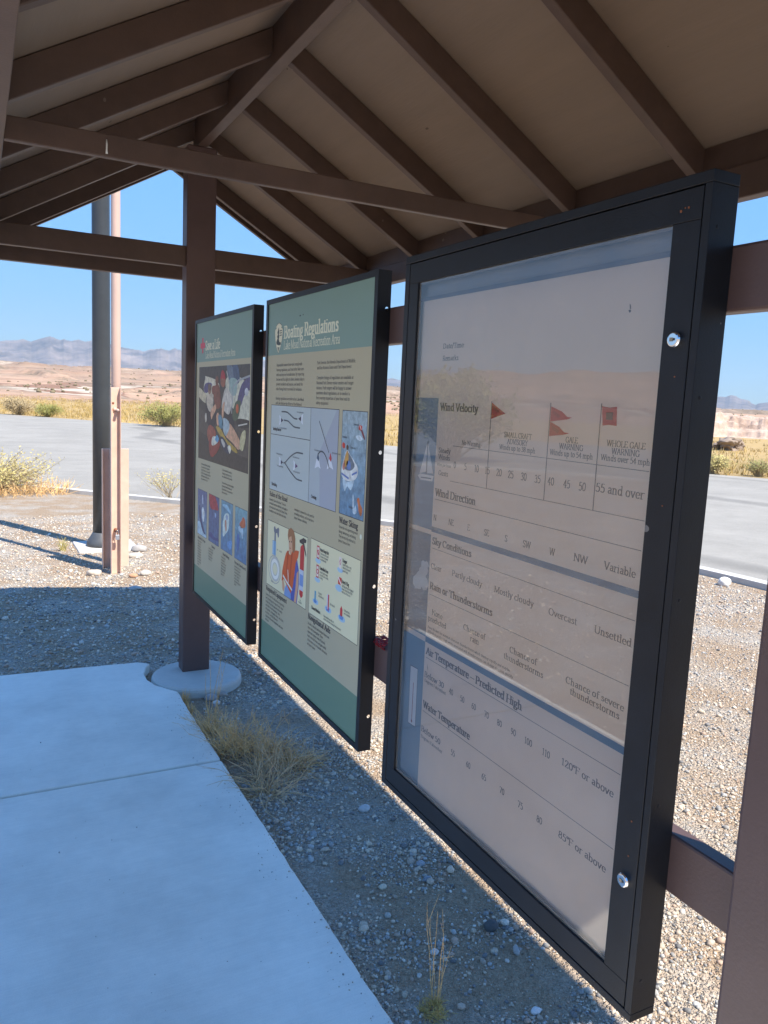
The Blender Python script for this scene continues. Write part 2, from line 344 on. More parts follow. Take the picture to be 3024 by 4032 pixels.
M_conc = concrete_mat('broomed_concrete', (0.82, 0.77, 0.68), 0.22)
M_foot = concrete_mat('footing_concrete', (0.54, 0.52, 0.47), 0.6)
M_kerb = concrete_mat('kerb_concrete', (0.50, 0.48, 0.44), 0.4)

def ground_mat():
    m, n, l, b = new_mat('desert_ground')
    geo = n.new('ShaderNodeNewGeometry'); sep = n.new('ShaderNodeSeparateXYZ'); l.new(geo.outputs['Position'], sep.inputs[0])
    flat = n.new('ShaderNodeCombineXYZ'); l.new(sep.outputs[0], flat.inputs[0]); l.new(sep.outputs[1], flat.inputs[1])
    ln = n.new('ShaderNodeVectorMath'); ln.operation = 'LENGTH'; l.new(flat.outputs[0], ln.inputs[0])
    R = ln.outputs['Value']
    def noise(sc, det=6, vec=None, rough=0.6):
        q = n.new('ShaderNodeTexNoise'); q.inputs['Scale'].default_value = sc; q.inputs['Detail'].default_value = det; q.inputs['Roughness'].default_value = rough
        l.new(vec or flat.outputs[0], q.inputs['Vector']); return q.outputs[0]
    def ramp(src, *els):
        q = n.new('ShaderNodeValToRGB'); e = q.color_ramp.elements
        while len(e) < len(els): e.new(0.5)
        for i, (p, c) in enumerate(els): e[i].position = p; e[i].color = rgb(c)
        l.new(src, q.inputs[0]); return q.outputs[0]
    def mixc(f, a, c, blend='MIX'):
        q = n.new('ShaderNodeMix'); q.data_type = 'RGBA'; q.blend_type = blend
        if isinstance(f, float): q.inputs[0].default_value = f
        else: l.new(f, q.inputs[0])
        l.new(a, q.inputs[6]); l.new(c, q.inputs[7]); return q.outputs[2]
    def mr(src, a, c, lo=0.0, hi=1.0):
        q = n.new('ShaderNodeMapRange'); q.inputs[1].default_value = a; q.inputs[2].default_value = c; q.inputs[3].default_value = lo; q.inputs[4].default_value = hi
        l.new(src, q.inputs[0]); return q.outputs[0]
    # stones of two sizes
    v1 = n.new('ShaderNodeTexVoronoi'); v1.inputs['Scale'].default_value = 75; l.new(flat.outputs[0], v1.inputs['Vector'])
    v2 = n.new('ShaderNodeTexVoronoi'); v2.inputs['Scale'].default_value = 210; l.new(flat.outputs[0], v2.inputs['Vector'])
    pal = ((0.0, (0.25, 0.225, 0.195)), (0.14, (0.42, 0.355, 0.285)), (0.38, (0.57, 0.485, 0.385)), (0.60, (0.41, 0.385, 0.345)), (0.80, (0.65, 0.58, 0.485)), (1.0, (0.76, 0.71, 0.63)))
    s1 = n.new('ShaderNodeSeparateColor'); l.new(v1.outputs['Color'], s1.inputs[0]); s2 = n.new('ShaderNodeSeparateColor'); l.new(v2.outputs['Color'], s2.inputs[0])
    stones = mixc(0.5, ramp(s1.outputs[0], *pal), ramp(s2.outputs[0], *pal))
    soil = ramp(noise(38, 8), (0.3, (0.38, 0.275, 0.185)), (0.7, (0.53, 0.405, 0.285)))
    patch = mr(noise(1.9, 5), 0.44, 0.62)
    gravel = mixc(patch, soil, stones)
    # dry grassland beyond the road
    gz = mr(noise(0.35, 8, rough=0.75), 0.35, 0.7)
    grass = mixc(gz, ramp(noise(1.4, 8, rough=0.75), (0.3, (0.29, 0.20, 0.085)), (0.7, (0.42, 0.30, 0.125))), ramp(noise(2.2, 8), (0.3, (0.31, 0.225, 0.12)), (0.7, (0.45, 0.33, 0.175))))
    # badland strata
    zz = n.new('ShaderNodeMath'); zz.operation = 'MULTIPLY_ADD'; l.new(noise(0.012, 6), zz.inputs[0]); zz.inputs[1].default_value = 9.0; l.new(sep.outputs[2], zz.inputs[2])
    cz = n.new('ShaderNodeCombineXYZ'); l.new(zz.outputs[0], cz.inputs[2])
    strata = ramp(noise(0.55, 4, cz.outputs[0]), (0.32, (0.23, 0.115, 0.075)), (0.43, (0.34, 0.205, 0.14)), (0.52, (0.42, 0.285, 0.20)), (0.57, (0.20, 0.11, 0.075)), (0.62, (0.46, 0.40, 0.32)), (0.70, (0.33, 0.215, 0.15)))
    scrub = mr(noise(0.12, 11, rough=0.85), 0.46, 0.56)
    scr = mixc(mr(noise(0.022, 6), 0.44, 0.56), ramp(noise(0.5, 4), (0.3, (0.13, 0.105, 0.075)), (0.7, (0.24, 0.185, 0.13))), strata)
    bad = mixc(scrub, strata, scr)
    plain = ramp(noise(0.006, 9, rough=0.7), (0.35, (0.155, 0.112, 0.088)), (0.6, (0.23, 0.17, 0.13)), (0.74, (0.36, 0.28, 0.22)))
    rn = n.new('ShaderNodeMath'); rn.operation = 'MULTIPLY_ADD'; l.new(noise(0.03, 6), rn.inputs[0]); rn.inputs[1].default_value = 60.0; l.new(R, rn.inputs[2])
    rp = n.new('ShaderNodeMath'); rp.operation = 'MULTIPLY_ADD'; l.new(noise(0.004, 6), rp.inputs[0]); rp.inputs[1].default_value = 420.0; l.new(R, rp.inputs[2])
    c = mixc(mr(R, 20.0, 23.0), gravel, grass)
    rz_ = n.new('ShaderNodeMath'); rz_.operation = 'MULTIPLY_ADD'; l.new(sep.outputs[2], rz_.inputs[0]); rz_.inputs[1].default_value = 55.0; l.new(rn.outputs[0], rz_.inputs[2])
    c = mixc(mr(rz_.outputs[0], 124, 146), c, bad)
    pale = mr(noise(0.016, 9, rough=0.8), 0.50, 0.60)
    c = mixc(mr(rp.outputs[0], 370, 560), c, mixc(pale, ramp(noise(0.08, 9, rough=0.85), (0.35, (0.13, 0.10, 0.075)), (0.62, (0.26, 0.205, 0.155))), ramp(noise(0.05, 5), (0.35, (0.34, 0.20, 0.14)), (0.6, (0.46, 0.38, 0.30)))))
    c = mixc(mr(rp.outputs[0], 1000, 1500), c, plain)
    l.new(c, b.inputs['Base Color']); b.inputs['Roughness'].default_value = 0.95; b.inputs['Specular IOR Level'].default_value = 0.1
    hb = n.new('ShaderNodeMath'); hb.operation = 'MULTIPLY_ADD'; l.new(v1.outputs['Distance'], hb.inputs[0]); hb.inputs[1].default_value = -1.0
    h2 = n.new('ShaderNodeMath'); h2.operation = 'MULTIPLY'; l.new(v2.outputs['Distance'], h2.inputs[0]); h2.inputs[1].default_value = -0.45; l.new(h2.outputs[0], hb.inputs[2])
    bp = n.new('ShaderNodeBump'); bp.inputs['Distance'].default_value = 0.020; l.new(mr(R, 16, 45, 1.0, 0.15), bp.inputs['Strength'])
    l.new(hb.outputs[0], bp.inputs['Height']); l.new(bp.outputs[0], b.inputs['Normal'])
    return m
M_ground = ground_mat()

def asphalt_mat():
    m, n, l, b = new_mat('worn_asphalt')
    tc = n.new('ShaderNodeTexCoord')
    a = n.new('ShaderNodeTexNoise'); a.inputs['Scale'].default_value = 90; a.inputs['Detail'].default_value = 4
    c = n.new('ShaderNodeTexNoise'); c.inputs['Scale'].default_value = 0.5; c.inputs['Detail'].default_value = 12; c.inputs['Roughness'].default_value = 0.78
    v = n.new('ShaderNodeTexVoronoi'); v.inputs['Scale'].default_value = 120
    for q in (a, c, v): l.new(tc.outputs['Object'], q.inputs['Vector'])
    s = n.new('ShaderNodeMath'); s.operation = 'MULTIPLY_ADD'; s.inputs[1].default_value = 0.5; l.new(a.outputs[0], s.inputs[0]); l.new(c.outputs[0], s.inputs[2])
    cr = n.new('ShaderNodeValToRGB'); e = cr.color_ramp.elements
    e[0].position = 0.45; e[1].position = 1.0; e[0].color = (0.185, 0.174, 0.150, 1); e[1].color = (0.345, 0.325, 0.285, 1)
    l.new(s.outputs[0], cr.inputs[0])
    w = n.new('ShaderNodeTexWave'); w.inputs['Scale'].default_value = 0.05; w.inputs['Distortion'].default_value = 6; w.inputs['Detail'].default_value = 4
    l.new(tc.outputs['Object'], w.inputs['Vector'])
    cw = n.new('ShaderNodeMapRange'); cw.inputs[1].default_value = 0.0; cw.inputs[2].default_value = 0.03; cw.inputs[3].default_value = 0.72; cw.inputs[4].default_value = 1.0
    l.new(w.outputs['Fac'], cw.inputs[0])
    mx = n.new('ShaderNodeMix'); mx.data_type = 'RGBA'; mx.blend_type = 'MULTIPLY'; mx.inputs[0].default_value = 1; l.new(cr.outputs[0], mx.inputs[6]); l.new(cw.outputs[0], mx.inputs[7])
    l.new(mx.outputs[2], b.inputs['Base Color']); b.inputs['Roughness'].default_value = 0.9
    bp = n.new('ShaderNodeBump'); bp.inputs['Strength'].default_value = 0.5; bp.inputs['Distance'].default_value = 0.006; l.new(v.outputs['Distance'], bp.inputs['Height']); l.new(bp.outputs[0], b.inputs['Normal'])
    return m
M_asph = asphalt_mat()

# ------------------------------------------------------------------ ground, terrain, mountains
AZ = np.concatenate([np.linspace(-180, -2, 330, endpoint=False), np.linspace(-2, 60, 1150, endpoint=False), np.linspace(60, 180, 180, endpoint=False)])
def base_h(r): return np.interp(r, [0, 70, 105, 200, 350, 500, 900, 1500, 2500, 4700], [0, 0, 0.2, 3.4, 7.5, 11, 18, 30, 54, 104])
def terrain_h(r, az):
    x = r * np.sin(np.radians(az)); y = r * np.cos(np.radians(az))
    f = 1 - 0.70 * sstep(16, 46, az) * (1 - sstep(70, 150, az))
    h = base_h(r) * f
    n = fbm(x / 75, y / 75, 6, 3, True); n2 = fbm(x / 28, y / 28, 5, 8, True)
    amp = sstep(98, 150, r) * (2.2 + r * 0.0030) * (1 - sstep(900, 1500, r))
    b = (n - 0.45) * 2.0 * amp + (n2 - 0.5) * 0.6 * amp
    t = 1.5; q = np.floor(b / t); fr = b / t - q
    b = 0.3 * b + 0.7 * t * (q + sstep(0.62, 0.95, fr))
    h = h + np.where(r > 98, b, 0)
    # a hill across the car park to the left
    h = h + 9.0 * np.exp(-((az + 75) / 45.0) ** 2) * sstep(90, 190, r) * (0.8 + 0.5 * fbm(x / 60, y / 60, 4, 31))
    h = h + sstep(900, 1600, r) * 14 * (fbm(x / 420, y / 420, 6, 41, True) - 0.45) * f
    return np.where(r < 60, 0.0, h)
def polar_sheet(name, rs, hfun, mat, smooth=True):
    R, A2 = np.meshgrid(rs, AZ, indexing='ij')
    H = hfun(R, A2)
    v = np.stack([R * np.sin(np.radians(A2)), R * np.cos(np.radians(A2)), H], -1).reshape(-1, 3)
    nr, na = R.shape
    i = np.arange(nr - 1)[:, None] * na; j = np.arange(na)[None, :]; k = (j + 1) % na
    q = np.stack([i + j, i + na + j, i + na + k, i + k], -1).reshape(-1, 4)
    me = bpy.data.meshes.new(name); me.vertices.add(len(v)); me.vertices.foreach_set('co', v.ravel())
    me.loops.add(q.size); me.loops.foreach_set('vertex_index', q.ravel()[::1])
    me.polygons.add(len(q)); me.polygons.foreach_set('loop_start', np.arange(0, q.size, 4)); me.polygons.foreach_set('loop_total', np.full(len(q), 4))
    me.polygons.foreach_set('use_smooth', np.full(len(q), smooth)); me.update(calc_edges=True); me.validate()
    me.flip_normals()
    o = bpy.data.objects.new(name, me); COL.objects.link(o); me.materials.append(mat)
    return o
rs = np.concatenate([[0.02], np.geomspace(0.5, 60, 24, endpoint=False), np.geomspace(60, 100, 46, endpoint=False), np.geomspace(100, 700, 150, endpoint=False), np.geomspace(700, 4800, 60)])
tag(polar_sheet('ground', rs, terrain_h, M_ground), kind='structure')

M_mtn, n, l, b = new_mat('mountain_rock')
geo = n.new('ShaderNodeNewGeometry'); nz = n.new('ShaderNodeTexNoise'); nz.inputs['Scale'].default_value = 0.0035; nz.inputs['Detail'].default_value = 9; nz.inputs['Roughness'].default_value = 0.7
l.new(geo.outputs['Position'], nz.inputs['Vector']); cr = n.new('ShaderNodeValToRGB'); e = cr.color_ramp.elements
e[0].position = 0.35; e[1].position = 0.68; e[0].color = (0.05, 0.042, 0.040, 1); e[1].color = (0.26, 0.205, 0.175, 1)
l.new(nz.outputs[0], cr.inputs[0]); l.new(cr.outputs[0], b.inputs['Base Color']); b.inputs['Roughness'].default_value = 0.95
PROF = [(-180, 2.2), (-120, 1.6), (-60, 1.9), (-25, 2.6), (-8, 3.0), (-2, 2.8), (1.53, 2.76), (2.06, 2.85), (2.7, 3.01), (3.33, 2.94), (3.89, 3.13), (4.54, 3.31), (5.1, 3.17), (5.67, 3.11), (6.34, 3.16), (6.72, 3.06), (7.2, 3.2), (8.97, 2.93), (9.66, 2.77), (10.37, 2.69), (10.87, 2.85), (11.68, 2.92), (12.2, 2.80), (12.61, 2.95), (13.02, 2.85), (15, 2.5), (18, 2.7), (22, 1.9), (26, 1.6), (27.3, 1.75), (29, 1.5), (36, 1.2), (44, 0.9), (49, 1.1), (50.25, 1.36), (50.47, 1.41), (50.77, 1.38), (51.05, 1.51), (51.42, 1.52), (51.73, 1.30), (51.95, 1.28), (52.25, 1.20), (52.64, 0.94), (52.99, 1.07), (53.38, 1.13), (56, 0.9), (70, 1.6), (110, 2.0), (180, 2.2)]
def mtn_h(r, az):
    x = r * np.sin(np.radians(az)); y = r * np.cos(np.radians(az))
    e0 = np.interp(az, [p[0] for p in PROF], [p[1] for p in PROF]) + 0.22 * (fbm(az * 1.6 + 50, az * 0 + 3, 6, 77, True) - 0.45)
    top = 7000 * np.tan(np.radians(e0))
    s = np.abs(r - 7000) / np.where(r < 7000, 2300, 2000)
    env = np.clip(1 - s, 0, 1)
    rel = fbm(x / 1100, y / 1100, 8, 55, True)
    k = np.clip(s * 5, 0, 1)
    h = top * (env ** 1.25) * (1 - k + k * (0.35 + 1.05 * rel))
    return h
tag(polar_sheet('mountains', np.linspace(4650, 9000, 74), mtn_h, M_mtn), kind='structure')

def closed_spline(p, n=6):
    out = []; m = len(p)
    for i in range(m):
        a, b_, c, d = p[i - 1], p[i], p[(i + 1) % m], p[(i + 2) % m]
        for k in range(n):
            t = k / n; out.append(tuple(0.5 * (2 * b_[j] + (c[j] - a[j]) * t + (2 * a[j] - 5 * b_[j] + 4 * c[j] - d[j]) * t * t + (3 * b_[j] - a[j] - 3 * c[j] + d[j]) * t ** 3) for j in (0, 1)))
    return out
ISL = closed_spline([(-6, 17.9), (-2, 15.7), (0.8, 13.45), (1.6, 12.62), (2.55, 11.6), (3.7, 10.4), (4.8, 9.15), (5.9, 7.6), (6.6, 6.1), (6.78, 5.1), (6.75, 4.0), (6.4, 1.5), (5.3, -2), (3, -5), (-2, -7.5), (-8, -7), (-12, -3), (-14, 4), (-13, 12), (-10, 17)])
OUT = closed_spline([(1.2, 47.8), (5.3, 42.2), (8.8, 37.0), (13.7, 26), (18.7, 15.3), (19.5, 13.9), (22, 5), (20, -8), (8, -18), (-10, -20), (-24, -10), (-28, 8), (-24, 30), (-14, 48), (-4, 53)])
def ray_poly(c, th, poly):
    d = (math.cos(th), math.sin(th)); best = None
    for i in range(len(poly)):
        a = poly[i - 1]; b_ = poly[i]; ex, ey = b_[0] - a[0], b_[1] - a[1]
        den = d[0] * ey - d[1] * ex
        if abs(den) < 1e-9: continue
        t = ((a[0] - c[0]) * ey - (a[1] - c[1]) * ex) / den; u = ((a[0] - c[0]) * d[1] - (a[1] - c[1]) * d[0]) / den
        if t > 0 and -1e-6 <= u <= 1 + 1e-6 and (best is None or t < best): best = t
    return (c[0] + d[0] * best, c[1] + d[1] * best)
mb = MB(); cc = (-3.0, 5.5); N = 260
inn = [ray_poly(cc, 2 * math.pi * i / N, ISL) for i in range(N)]; out = [ray_poly(cc, 2 * math.pi * i / N, OUT) for i in range(N)]
for i in range(N):
    j = (i + 1) % N; mb.face([(*inn[i], 0.005), (*out[i], 0.005), (*out[j], 0.005), (*inn[j], 0.005)])
tag(obj('road', mb, M_asph), kind='structure')
mb = MB()
ins = []
for i in range(N):
    a = Vector(inn[i - 1]); c_ = Vector(inn[(i + 1) % N]); d = (c_ - a).normalized(); nrm = Vector((-d.y, d.x)); ins.append(Vector(inn[i]) + nrm * 0.15)
for i in range(N):
    j = (i + 1) % N; o1, o2, i1, i2 = inn[i], inn[j], ins[i], ins[j]
    mb.face([(*o1, 0.06), (*o2, 0.06), (*i2, 0.06), (*i1, 0.06)]); mb.face([(*o1, -0.02), (*o2, -0.02), (*o2, 0.06), (*o1, 0.06)]); mb.face([(*i2, -0.02), (*i1, -0.02), (*i1, 0.06), (*i2, 0.06)])
tag(obj('kerb', mb, M_kerb), kind='structure')

# concrete pavement under the shelter, two slabs with an open joint
rim = [(0.912, 3.97), (0.870, 4.03), (0.825, 4.10), (0.798, 4.20), (0.800, 4.30), (0.826, 4.39), (0.862, 4.455), (0.80, 4.505)]
s1 = [(-0.72, 3.131), (0.906, 3.131), (0.906, 3.55)] + rim + [(0.3, 4.525), (-0.72, 4.56)]
s2 = [(-0.72, 0.9), (0.906, 0.9), (0.906, 3.114), (-0.72, 3.114)]
s3 = [(-0.72, -2.2), (0.906, -2.2), (0.906, 0.888), (-0.72, 0.888)]
rr = random.Random(5)
def worn(poly):
    o = []
    for i, p in enumerate(poly):
        q = poly[(i + 1) % len(poly)]; L = math.hypot(q[0] - p[0], q[1] - p[1]); k = max(1, int(L / 0.035)) if abs(q[0] - p[0]) < 0.02 or L < 0.7 else max(1, int(L / 0.2))
        for j in range(k):
            t = j / k; a_ = 0.0016 if j else 0; x, y = p[0] + (q[0] - p[0]) * t, p[1] + (q[1] - p[1]) * t
            w = (float(fbm(np.array([x * 6.0]), np.array([y * 6.0]), 4, 12)[0]) - 0.5) * 0.008 * (j > 0); o.append((x + w + rr.uniform(-a_, a_), y + w + rr.uniform(-a_, a_)))
    return o
mb = MB()
for s in (s1, s2, s3): mb.prism_z(worn(s), -0.05, 0.050)
tag(obj('pavement', mb, M_conc, bevel=0.007, seg=3), kind='structure')

# ------------------------------------------------------------------ the shelter
XC = 1.0767; XI, XO = 2.0667, 2.1154; MX = lambda x: 2 * XC - x
SLOPE = 0.58; RB = 2.937; rz = lambda x: RB - SLOPE * abs(x - XC)
shelter = thing('open_shelter', 'brown timber shelter with a gabled roof over the three sign boards', 'shelter', (XC, 2.5, 0))
for y0, y1 in ((4.24, 4.345), (0.610, 0.715)):
    mb = MB(); mb.box(1.0, 1.153, y0, y1, 0.05, 2.8765); obj('post', mb, M_post, shelter, bevel=0.007)
    mb = MB(); cy = (y0 + y1) / 2 - 0.09 * (1 if y0 > 2 else -1) * (1 if y0 > 2 else 0)
    mb.lathe(1.072, cy, [(0.248, -0.08), (0.247, 0.030), (0.243, 0.042), (0.232, 0.050), (0.10, 0.053)], 56); obj('footing', mb, M_foot, shelter, smooth=False)
mb = MB(); mb.box(1.0519, 1.1012, 0.61, 4.345, 2.8765, 3.028); obj('ridge_beam', mb, M_beam, shelter, bevel=0.003)
for s in (0, 1):
    a, b_ = (XI, XO) if not s else (MX(XO), MX(XI))
    mb = MB(); mb.box(a, b_, 0.02, 5.0, 2.2706, 2.370); obj('eave_beam', mb, M_beam, shelter, bevel=0.004)
    a, b_ = (2.078, 2.098) if not s else (MX(2.098), MX(2.078))
    mb = MB(); mb.box(a, b_, 0.03, 4.96, 2.365, 2.452); obj('eave_blocking', mb, M_beam, shelter)
for y in (0.06, 0.67, 1.28, 1.89, 2.495, 3.115, 3.72, 4.33, 4.885):
    for s in (0, 1):
        f = (lambda x: x) if not s else MX
        x0, x1 = 1.1012, 2.135
        prof = [(f(x0), rz(x0)), (f(x1), rz(x1)), (f(x1), rz(x1) + 0.098), (f(x0), rz(x0) + 0.098)]
        if s: prof = prof[::-1]
        mb = MB(); mb.prism_y(prof, y - 0.019, y + 0.019); obj('rafter', mb, M_beam, shelter, bevel=0.003)
for s in (0, 1):
    f = (lambda x: x) if not s else MX
    def slab(x0, x1, lo, hi, y0, y1, name, mat, bev=0):
        prof = [(f(x0), rz(x0) + lo), (f(x1), rz(x1) + lo), (f(x1), rz(x1) + hi), (f(x0), rz(x0) + hi)]
        if s: prof = prof[::-1]
        mb = MB(); mb.prism_y(prof, y0, y1); obj(name, mb, mat, shelter, bevel=bev)
    slab(XC + 0.0005, 2.145, 0.1005, 0.118, 0.01, 5.02, 'roof_deck', M_deck)
    slab(XC + 0.0005, 2.165, 0.1195, 0.145, 0.0, 5.03, 'metal_roofing', M_metalroof)
    for y0, y1 in ((4.968, 4.998), (0.022, 0.04)): slab(XC + 0.0005, 2.14, -0.002, 0.099, y0, y1, 'rake_board', M_beam, 0.003)
for y0, y1 in ((4.255, 4.300), (0.640, 0.685)):
    for a, b_ in ((MX(XI), 1.0), (1.153, XI)):
        mb = MB(); mb.box(a, b_, y0, y1, 2.2706, 2.372); obj('cross_beam', mb, M_beam, shelter, bevel=0.003)
for y0, y1 in ((4.775, 4.82), (0.16, 0.205)):
    mb = MB(); mb.box(MX(XI), XI, y0, y1, 2.2706, 2.368); obj('gable_tie', mb, M_beam, shelter, bevel=0.003)
mb = MB(); mb.box(MX(XI), XI, 2.478, 2.503, 2.2706, 2.3345); obj('tie_beam', mb, M_beam, shelter, bevel=0.003)
mb = MB()
mb.tube([(0.352, 2.4768, 2.318), (0.3525, 2.4762, 2.305), (0.352, 2.4762, 2.29), (0.3522, 2.4766, 2.279)], [0.0012, 0.0028, 0.0026, 0.0035], 6)
obj('bird_dropping', mb, M_white, shelter, smooth=True)
for z0, z1 in ((1.7755, 1.8786), (0.7811, 0.8882)):
    mb = MB(); mb.box(1.0583, 1.0953, 0.7155, 4.2395, z0, z1); obj('rail', mb, M_post, shelter, bevel=0.005)

# ------------------------------------------------------------------ sheets that carry printing
class Sheet:
    """printed sheet standing in the plane x = X, read from -x; h runs to the right (towards -y), v downwards"""
    def __init__(s, X, yl, zt, W, H): s.X, s.yl, s.zt, s.W, s.H, s.photo = X, yl, zt, W, H, False
    def p(s, h, v, lift=0.0): return (s.X - lift, s.yl - h * s.W, s.zt - v * s.H)          # fractions
    def m(s, y, z, lift=0.0): return (s.X - lift, y, z)                                    # metres
    def poly(s, mb, pts, col, layer=1, hard=False):
        if s.photo and not hard and len(pts) > 3:
            a0, b0, a1, b1 = s.clip; pts = [(min(max(h, a0), a1), min(max(v, b0), b1)) for h, v in closed_spline(pts, 4)]
        mb.face([s.p(h, v, layer * 0.00012) for h, v in pts], ink_photo(col) if s.photo else ink(col))
    def rect(s, mb, h0, v0, h1, v1, col, layer=1): s.poly(mb, [(h0, v0), (h0, v1), (h1, v1), (h1, v0)], col, layer, True)
    def line(s, mb, pts, wd, col, layer=2):
        k = 0
        for (a, b_), (c, d) in zip(pts[:-1], pts[1:]):
            ax, ay, cx, cy = a * s.W, b_ * s.H, c * s.W, d * s.H
            L = math.hypot(cx - ax, cy - ay) or 1e-9; nx, ny = -(cy - ay) / L * wd / 2, (cx - ax) / L * wd / 2
            q = [(ax + nx, ay + ny), (cx + nx, cy + ny), (cx - nx, cy - ny), (ax - nx, ay - ny)]
            mb.face([s.p(x / s.W, y / s.H, layer * 0.00012 + (k % 5) * 0.00001) for x, y in q], ink(col)); k += 1
    def text(s, mb, t, h, v, cap, width=None, bold=False, col=(40, 42, 48), layer=2, sxr=1.0):
        """baseline at fraction (h, v); cap height in metres; width as a fraction of the sheet"""
        return lay_text(mb, t, lambda x, y, l_: (s.X - l_, s.yl - x, s.zt - s.H + y), h * s.W, s.H - v * s.H, cap, width * s.W if width else None, bold, ink(col), sxr, layer * 0.00012)
    def column(s, mb, lines, h, v0, dv, cap, wfull, col=(62, 66, 70), last=0.7):
        for i, t in enumerate(lines):
            if t: s.text(mb, t, h, v0 + i * dv, cap, None, False, col, sxr=wfull)
    def blob(s, mb, h, v, rh, rv, col, layer=1, n=16, a0=0, a1=360):
        s.poly(mb, [(h + rh * math.cos(math.radians(a0 + (a1 - a0) * i / n)), v + rv * math.sin(math.radians(a0 + (a1 - a0) * i / n))) for i in range(n if a1 - a0 >= 360 else n + 1)], col, layer)

def info_board(label, Y0, Y1):
    """black framed upright sign board bolted to the rails"""
    z0, z1, xf, xb = 0.5447, 1.9797, 1.0150, 1.0580
    t = thing('information_board', label, 'sign board', (xf, (Y0 + Y1) / 2, z0), 'sign boards in the shelter')
    lip = 0.0215
    mb = MB()
    for a, b_, c, d in ((Y0, Y1, z1 - 0.018, z1), (Y0, Y1, z0, z0 + 0.018), (Y0, Y0 + lip, z0 + 0.018, z1 - 0.018), (Y1 - lip, Y1, z0 + 0.018, z1 - 0.018)): mb.box(xf, xf + 0.003, a, b_, c, d)
    mb.box(xf + 0.003, xb, Y0 + 0.003, Y1 - 0.003, z1 - 0.003, z1 - 0.0002); mb.box(xf + 0.003, xb, Y0 + 0.003, Y1 - 0.003, z0 + 0.0002, z0 + 0.003)
    mb.box(xf + 0.003, xb, Y1 - 0.003, Y1 - 0.0002, z0, z1)
    # near side plate with four bolt holes
    hx, hr, q = 1.0468, 0.0058, 0.0085
    zs = [0.6544, 1.0625, 1.4638, 1.8735]
    for y, flip in ((Y0 + 0.0002, 0), (Y0 + 0.003, 1)):
        bands = [z0]
        for z in zs: bands += [z - q, z + q]
        bands.append(z1)
        for i in range(0, len(bands), 2): mb.face([(xf + 0.003, y, bands[i]), (xb, y, bands[i]), (xb, y, bands[i + 1]), (xf + 0.003, y, bands[i + 1])])
        for z in zs:
            mb.face([(xf + 0.003, y, z - q), (hx - q, y, z - q), (hx - q, y, z + q), (xf + 0.003, y, z + q)])
            mb.face([(hx + q, y, z - q), (xb, y, z - q), (xb, y, z + q), (hx + q, y, z + q)])
            n_ = 24
            def sq(t_):
                c_, s_ = math.cos(t_), math.sin(t_); k = q / max(abs(c_), abs(s_)); return (hx + k * c_, y, z + k * s_)
            for i in range(n_):
                a, b_ = 2 * math.pi * i / n_, 2 * math.pi * (i + 1) / n_
                mb.face([sq(a), sq(b_), (hx + hr * math.cos(b_), y, z + hr * math.sin(b_)), (hx + hr * math.cos(a), y, z + hr * math.sin(a))])
                if not flip: mb.face([(hx + hr * math.cos(a), y, z + hr * math.sin(a)), (hx + hr * math.cos(b_), y, z + hr * math.sin(b_)), (hx + hr * math.cos(b_), y + 0.0028, z + hr * math.sin(b_)), (hx + hr * math.cos(a), y + 0.0028, z + hr * math.sin(a))])
    obj('frame', mb, M_black, t)
    S = Sheet(1.0188, Y1 - 0.0227, z1 - 0.0180, Y1 - Y0 - 0.0227 - 0.0229, z1 - z0 - 0.0358)
    mb = MB(); mb.box(1.0189, 1.0215, Y0 + 0.004, Y1 - 0.004, z0 + 0.004, z1 - 0.004, M_paper_back)
    S.rect(mb, -0.018, -0.008, 1.018, 0.1385, TEAL_TOP, 0.4); S.rect(mb, -0.018, 0.1385, 1.018, 0.894, SAGE, 0.4); S.rect(mb, -0.018, 0.894, 1.018, 1.008, TEAL_LOW, 0.4)
    face = obj('printed_face', mb, None, t)
    return t, S, face
M_paper_back = pmat('panel_back', (0.05, 0.05, 0.05), 0.6)
TEAL_TOP, TEAL_LOW, SAGE = (128, 156, 144), (110, 138, 114), (184, 177, 146)
CREAM = (228, 224, 184); DARK = (46, 50, 58)

# ------------------------------------------------------------------ "Boating Regulations" board
def arrowhead(S, mb, cx, top, hw, ht):
    P = lambda pts: [(cx + x * hw, top + y * ht) for x, y in pts]
    out = [(0, 0), (-0.35, 0.03), (-0.72, 0.10), (-0.60, 0.155), (-0.98, 0.20), (-1.0, 0.34), (-0.86, 0.55), (-0.55, 0.78), (0, 1.0), (0.55, 0.78), (0.86, 0.55), (1.0, 0.34), (0.98, 0.20), (0.62, 0.165), (0.74, 0.10), (0.35, 0.03)]
    S.poly(mb, P([(x * 1.06, y * 1.03 - 0.015) for x, y in out]), (60, 66, 62), 1)
    S.poly(mb, P(out), (226, 222, 190), 2)
    S.poly(mb, P([(-0.52, 0.70), (-0.60, 0.62), (-0.3, 0.50), (-0.42, 0.44), (-0.22, 0.36), (-0.38, 0.32), (-0.16, 0.2), (-0.05, 0.13), (0.05, 0.22), (0.13, 0.30), (0.02, 0.36), (0.16, 0.45), (0.02, 0.52), (0.2, 0.62), (0.55, 0.64), (0.60, 0.72), (0.1, 0.74)]), (58, 66, 60), 3)
    S.poly(mb, P([(0.20, 0.60), (0.42, 0.55), (0.62, 0.58), (0.56, 0.63), (0.3, 0.64)]), (226, 222, 190), 4)
    for i in range(3): S.rect(mb, cx + 0.22 * hw, top + (0.24 + 0.075 * i) * ht, cx + 0.82 * hw, top + (0.275 + 0.075 * i) * ht, (90, 96, 88), 4)
    S.poly(mb, P([(-0.3, 0.80), (0.3, 0.80), (0, 0.96)]), (120, 124, 106), 3)
B2, S, face = info_board('wide board headed Boating Regulations, between the small far board and the glazed case', 2.0258, 2.9860)
